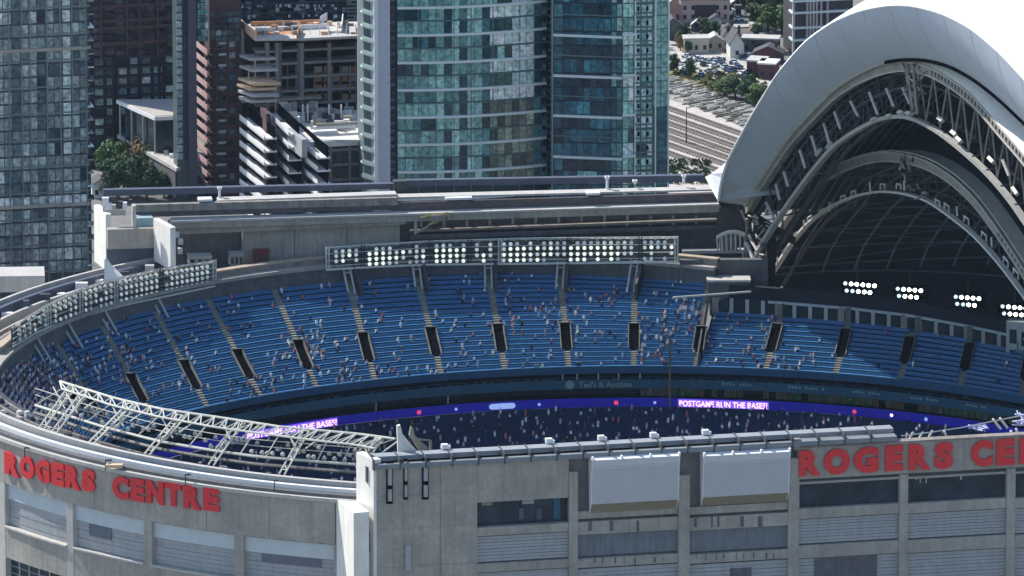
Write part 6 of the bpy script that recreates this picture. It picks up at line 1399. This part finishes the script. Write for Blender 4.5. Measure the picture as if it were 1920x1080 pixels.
# ================================================================== SPECTATORS
def person_mesh(pose, shirt, skin, legs, name='person'):
    """one continuous seated or standing body grown from a jointed skeleton"""
    if pose == 'sit': J = [((0, 0, .50), .15), ((0, .03, .78), .17), ((0, .02, 1.0), .16), ((0, 0, 1.12), .06), ((0, -.02, 1.27), .11), ((.10, -.40, .52), .085), ((.11, -.44, .08), .06), ((-.10, -.40, .52), .085), ((-.11, -.44, .08), .06), ((.22, 0, 1.0), .06), ((.26, -.10, .75), .05), ((.14, -.32, .66), .04), ((-.22, 0, 1.0), .06), ((-.26, -.10, .75), .05), ((-.14, -.32, .66), .04)]
    elif pose == 'cheer': J = [((0, 0, .92), .15), ((0, 0, 1.15), .16), ((0, 0, 1.38), .16), ((0, 0, 1.5), .06), ((0, -.02, 1.65), .11), ((.10, 0, .5), .08), ((.11, .02, .06), .06), ((-.10, 0, .5), .08), ((-.11, .02, .06), .06), ((.22, 0, 1.4), .06), ((.34, -.04, 1.6), .05), ((.30, -.05, 1.86), .04), ((-.22, 0, 1.4), .06), ((-.32, -.1, 1.2), .05), ((-.2, -.3, 1.15), .04)]
    else: J = [((0, 0, .92), .15), ((0, 0, 1.15), .16), ((0, 0, 1.38), .16), ((0, 0, 1.5), .06), ((0, -.02, 1.65), .11), ((.10, 0, .5), .08), ((.11, .02, .06), .06), ((-.10, 0, .5), .08), ((-.11, .02, .06), .06), ((.22, 0, 1.4), .06), ((.27, .02, 1.14), .05), ((.24, -.08, .9), .04), ((-.22, 0, 1.4), .06), ((-.27, .02, 1.14), .05), ((-.24, -.08, .9), .04)]
    E_ = [(0, 1), (1, 2), (2, 3), (3, 4), (0, 5), (5, 6), (0, 7), (7, 8), (2, 9), (9, 10), (10, 11), (2, 12), (12, 13), (13, 14)]
    me = bpy.data.meshes.new('sk'); me.from_pydata([j[0] for j in J], E_, []); o = bpy.data.objects.new('sk', me); COL.objects.link(o)
    md = o.modifiers.new('skin', 'SKIN')
    for i, sv in enumerate(me.skin_vertices[0].data): sv.radius = (J[i][1], J[i][1]*.85); sv.use_root = (i == 0)
    bpy.context.view_layer.update(); ev = o.evaluated_get(bpy.context.evaluated_depsgraph_get()); out = bpy.data.meshes.new_from_object(ev); bpy.data.objects.remove(o); bpy.data.meshes.remove(me)
    out.name = name; out.materials.clear(); [out.materials.append(x) for x in (shirt, skin, legs)]
    hz = J[3][0][2]; hip = J[0][0][2]+.04
    for p in out.polygons:
        c = p.center
        if c.z > hz and abs(c.x) < .16: p.material_index = 1
        elif abs(c.x) > .17 and (c.z < hip+.3 if pose != 'cheer' else c.z > 1.6): p.material_index = 1
        elif c.z < hip or c.y < -.25: p.material_index = 2
    return out
SK = [mat('skin_light', (.50, .32, .24), .6, var=0), mat('skin_tan', (.30, .17, .11), .6, var=0), mat('hair_cap', (.04, .03, .03), .8, var=0)]
SH = [('white', (.78, .78, .78)), ('grey', (.35, .35, .38)), ('black', (.02, .02, .025)), ('red', (.48, .13, .14)), ('pale blue', (.38, .48, .66)), ('navy', (.03, .05, .14)), ('pink', (.55, .28, .32)), ('tan', (.42, .33, .24))]
PM = []
for i, (nm, c_) in enumerate(SH):
    sh = mat('shirt_'+nm.replace(' ', '_'), c_, .8, var=0)
    for pose in ('sit', 'cheer' if i % 3 == 0 else 'stand'):
        PM.append((nm, pose, person_mesh(pose, sh, SK[i % 2], mat('trousers', (.05, .06, .10), .8, var=0) if i % 2 else mat('shorts_pale', (.35, .32, .27), .8, var=0))))
def proj(p):
    d = p-CAMP; t = d.dot(FWD); return 960+d.x/t*FPX, 540-d.dot(UPV)/t*FPX
CL_ = [(575, 670, 24, 9), (585, 650, 18, 5), (262, 690, 22, 8), (225, 665, 22, 6), (330, 712, 18, 5), (415, 700, 25, 4), (640, 700, 30, 4), (540, 718, 30, 4), (700, 625, 18, 5), (735, 605, 14, 3), (650, 545, 14, 3), (780, 610, 14, 3), (860, 680, 28, 5), (745, 700, 26, 4), (900, 540, 14, 4), (885, 525, 12, 3), (925, 600, 22, 3), (1000, 600, 30, 4), (1015, 690, 22, 4), (1055, 600, 24, 5), (1095, 612, 22, 5), (1160, 575, 16, 4), (1160, 560, 10, 3), (1265, 608, 26, 7), (1290, 580, 18, 6), (1240, 625, 20, 5), (1205, 655, 26, 5), (1440, 640, 16, 8), (1410, 672, 20, 6), (1470, 655, 16, 6), (1510, 688, 22, 6), (1400, 690, 30, 4), (1050, 700, 16, 2), (420, 590, 20, 3), (440, 570, 16, 2), (95, 760, 30, 5), (40, 740, 50, 10), (10, 700, 40, 8), (150, 700, 30, 5), (190, 680, 26, 3), (30, 780, 40, 10), (480, 730, 16, 3), (960, 560, 60, 1), (1460, 690, 20, 6)]
spots = []
for p, t0, k, si in SEAT_SPOTS:
    x, y = proj(p)
    if x < -10 or x > 1925: continue
    w = (.034 if x < 1480 else .010)
    for cx_, cy_, r_, a in CL_: w += .024*a*math.exp(-((x-cx_)**2+(y-cy_)**2)/(2*r_*r_))
    if random.random() < min(.85, w*1.35): spots.append((p, x, y, k, si))
random.shuffle(spots)
print('spectators', len(spots))
def face(p): return math.atan2(p.y+5, p.x)-math.pi/2
ORD = ['first', 'second', 'third', 'fourth', 'fifth', 'sixth', 'seventh', 'eighth', 'ninth', 'tenth', 'eleventh', 'twelfth', 'thirteenth', 'fourteenth', 'fifteenth', 'sixteenth', 'seventeenth', 'eighteenth', 'nineteenth', 'twentieth', 'last']
for p, x, y, k, si in spots[:295]:
    nm, pose, me = PM[random.choices(range(len(PM)), [(5 if i < 2 else (2.2 if i in (2, 3, 12, 13, 8, 9) else 1))*(4 if i % 2 == 0 else .6) for i in range(len(PM))])[0]]
    o = link('person', me, None, p+V((0, 0, .02)), face(p)+R(random.uniform(-25, 25))); o['category'] = 'person'; o['group'] = 'spectators in the blue upper deck'
    o.scale = (1.05,)*3; vi = si-3
    o['label'] = '%s spectator in %s, %s row up, %s' % ('seated' if pose == 'sit' else ('waving' if pose == 'cheer' else 'standing'), nm, ORD[min(k, 20)], ('beyond stair opening %d from left' % vi) if vi > 0 else 'left of the first stair opening')
def crowd(name, pts, kind_label):
    m = MB(); mats_ = [MATS['shirt_'+n.replace(' ', '_')] for n, _ in SH]+[SK[0], SK[1]]
    for p, sc in pts:
        si = random.choices(range(8), [5, 2, 2, 1, 2, 2, 1, 1])[0]; f = face(p); X = V((math.cos(f), math.sin(f), 0)); Yv = V((-X.y, X.x, 0)); w = .24
        b = [p+X*s1*w+Yv*s2*.14+V((0, 0, .45)) for s1, s2 in ((-1, -1), (1, -1), (1, 1), (-1, 1))]; t_ = [p+X*s1*w*.8+Yv*s2*.11+V((0, 0, 1.05)) for s1, s2 in ((-1, -1), (1, -1), (1, 1), (-1, 1))]
        m.hexa(b, t_, si); m.tube(p+V((0, 0, 1.05)), p+V((0, 0, 1.34)), .12, 6, .09, mi=8+random.randint(0, 1))
        q = p-Yv*.25; m.hexa([v+V((0, 0, -.42)) for v in [q-X*.2, q+X*.2, q+X*.2+Yv*.2, q-X*.2+Yv*.2]], [v+V((0, 0, .6)) for v in [q-X*.2, q+X*.2, q+X*.2+Yv*.2, q-X*.2+Yv*.2]], si if random.random() < .3 else 5)
    o = link(name, m.mesh(name, mats_)); o['kind'] = 'stuff'; return o
crowd('crowd', [(q_[0], 1) for q_ in spots[295:]], '')
lowpts = []
for k in range(26):
    z = .6-k*.42; line = b_line(-1.5-k*.95, z, step=9)
    for p in line:
        if random.random() < .17: lowpts.append((p+V((random.uniform(-.4, .4), 0, .1)), 1))
crowd('lower_bowl_crowd', lowpts, '')

# yard clutter and more parked cars beyond the tracks, sheds between the houses
rc = random.Random(21)
for k in range(20):
    x = rc.uniform(1262, 1400); y = 104+rc.uniform(0, 34)+(x-1262)*.10
    car(x, y, rc.uniform(0, 3), k % 4, '%s car scattered on the gravel yard, %s' % (('white', 'silver', 'black', 'dark blue')[k % 4], 'by the mint tower end' if x < 1300 else ('below the peach and grey houses' if x < 1345 else ('below the cream gabled house' if x < 1385 else 'toward the maroon houses'))))
for k in range(16):
    x = rc.uniform(1258, 1470); y = rc.uniform(2, 96); w = rc.uniform(1.2, 3.2)
    house('small shed %s, %s' % (('at the top edge' if y < 35 else ('in the middle rows' if y < 70 else 'facing the yard')), ('near the mint tower' if x < 1320 else ('behind the cream gabled house' if x < 1400 else 'left of the white arch'))), x, y, w, rc.uniform(1.5, 3), rc.uniform(1.4, 2.6), R(rc.uniform(-12, 14)), rc.choice([M_PALE, M_CONC, M_CONCD, M_PNK, M_CRM]), rc.choice([M_RS, M_CONC2, M_WHITE]), gable=rc.random() < .6, rh=.9, group='sheds between the houses', name='shed')
for k in range(54):
    x = rc.uniform(1255, 1470); y = rc.uniform(0, 140); q = Pz(x, y, GZ+.2); w = rc.uniform(.3, 1.1); m = MB(); m.box(-w, w, -.4, .4, 0, rc.uniform(.3, 1.2))
    T = solo('yard_crate', m, (M_WHITE, M_CONC2, M_SLATE, M_RUST, M_DSTEEL, M_CRM)[k % 6], '%s crate or bin %s' % (('white', 'pale grey', 'slate', 'brown', 'black', 'cream')[k % 6], ('near the top edge' if y < 45 else ('between the houses' if y < 95 else 'on the gravel yard'))+(' beside the mint tower' if x < 1320 else (' in the middle' if x < 1400 else ' toward the white arch'))), 'crate', 'crates and bins in the yards'); T.location = q; T.rotation_euler.z = rc.uniform(0, 3)
for k in range(14):
    x = rc.uniform(1262, 1470); y = rc.uniform(6, 108); tree(x, y, rc.uniform(2.5, 4.5), rc.uniform(2.5, 4.5), rc.choice([0, 1, 1, 2]), 'small %s garden tree %s' % (('round', 'dark', 'low', 'thin')[k % 4], ('at the top edge' if y < 40 else ('in the middle rows of houses' if y < 75 else 'next to the yard'))+(' near the mint tower' if x < 1330 else (' behind the cream house' if x < 1400 else ' left of the arch'))), 'garden trees')
# thin air haze round everything
hz = MB(); hz.box(-5200, 5200, -2600, 5200, GZ-2, CAMP.z+40)
ho = link('haze', hz.mesh('haze', [])); ho['kind'] = 'stuff'; hm = bpy.data.materials.new('haze_air'); hm.use_nodes = True; hn = hm.node_tree; hn.nodes.clear()
pv = hn.nodes.new('ShaderNodeVolumePrincipled'); pv.inputs['Color'].default_value = (.55, .74, 1, 1); pv.inputs['Density'].default_value = 0.000010; pv.inputs['Anisotropy'].default_value = .2
out_ = hn.nodes.new('ShaderNodeOutputMaterial'); hn.links.new(pv.outputs[0], out_.inputs['Volume']); ho.data.materials.append(hm)

rg = random.Random(4)
m = MB(); m2 = MB()
for k in range(240):
    x = rg.uniform(1255, 1440); t = rg.random(); y0 = interp([(1255, 138), (1340, 170), (1450, 217)], x); y1 = interp([(1255, 176), (1300, 198), (1400, 236), (1460, 262)], x); q = Pz(x, y0+(y1-y0)*t, GZ+.1); l = rg.uniform(.6, 2.6); w = rg.uniform(.15, .5)
    d = V((.8, .6, 0)); n_ = V((-.6, .8, 0)); (m if k % 2 else m2).hexa([q-d*l-n_*w, q+d*l-n_*w, q+d*l+n_*w, q-d*l+n_*w], [q-d*l*.8-n_*w*.5+V((0, 0, .25)), q+d*l*.8-n_*w*.5+V((0, 0, .25)), q+d*l*.8+n_*w*.5+V((0, 0, .25)), q-d*l*.8+n_*w*.5+V((0, 0, .25))])
setting('dry_tufts', m, mat('tuft_dark', (.13, .12, .09), .95, var=.3), 'stuff'); setting('pale_rubble', m2, mat('rubble', (.36, .34, .31), .95, var=.3), 'stuff')
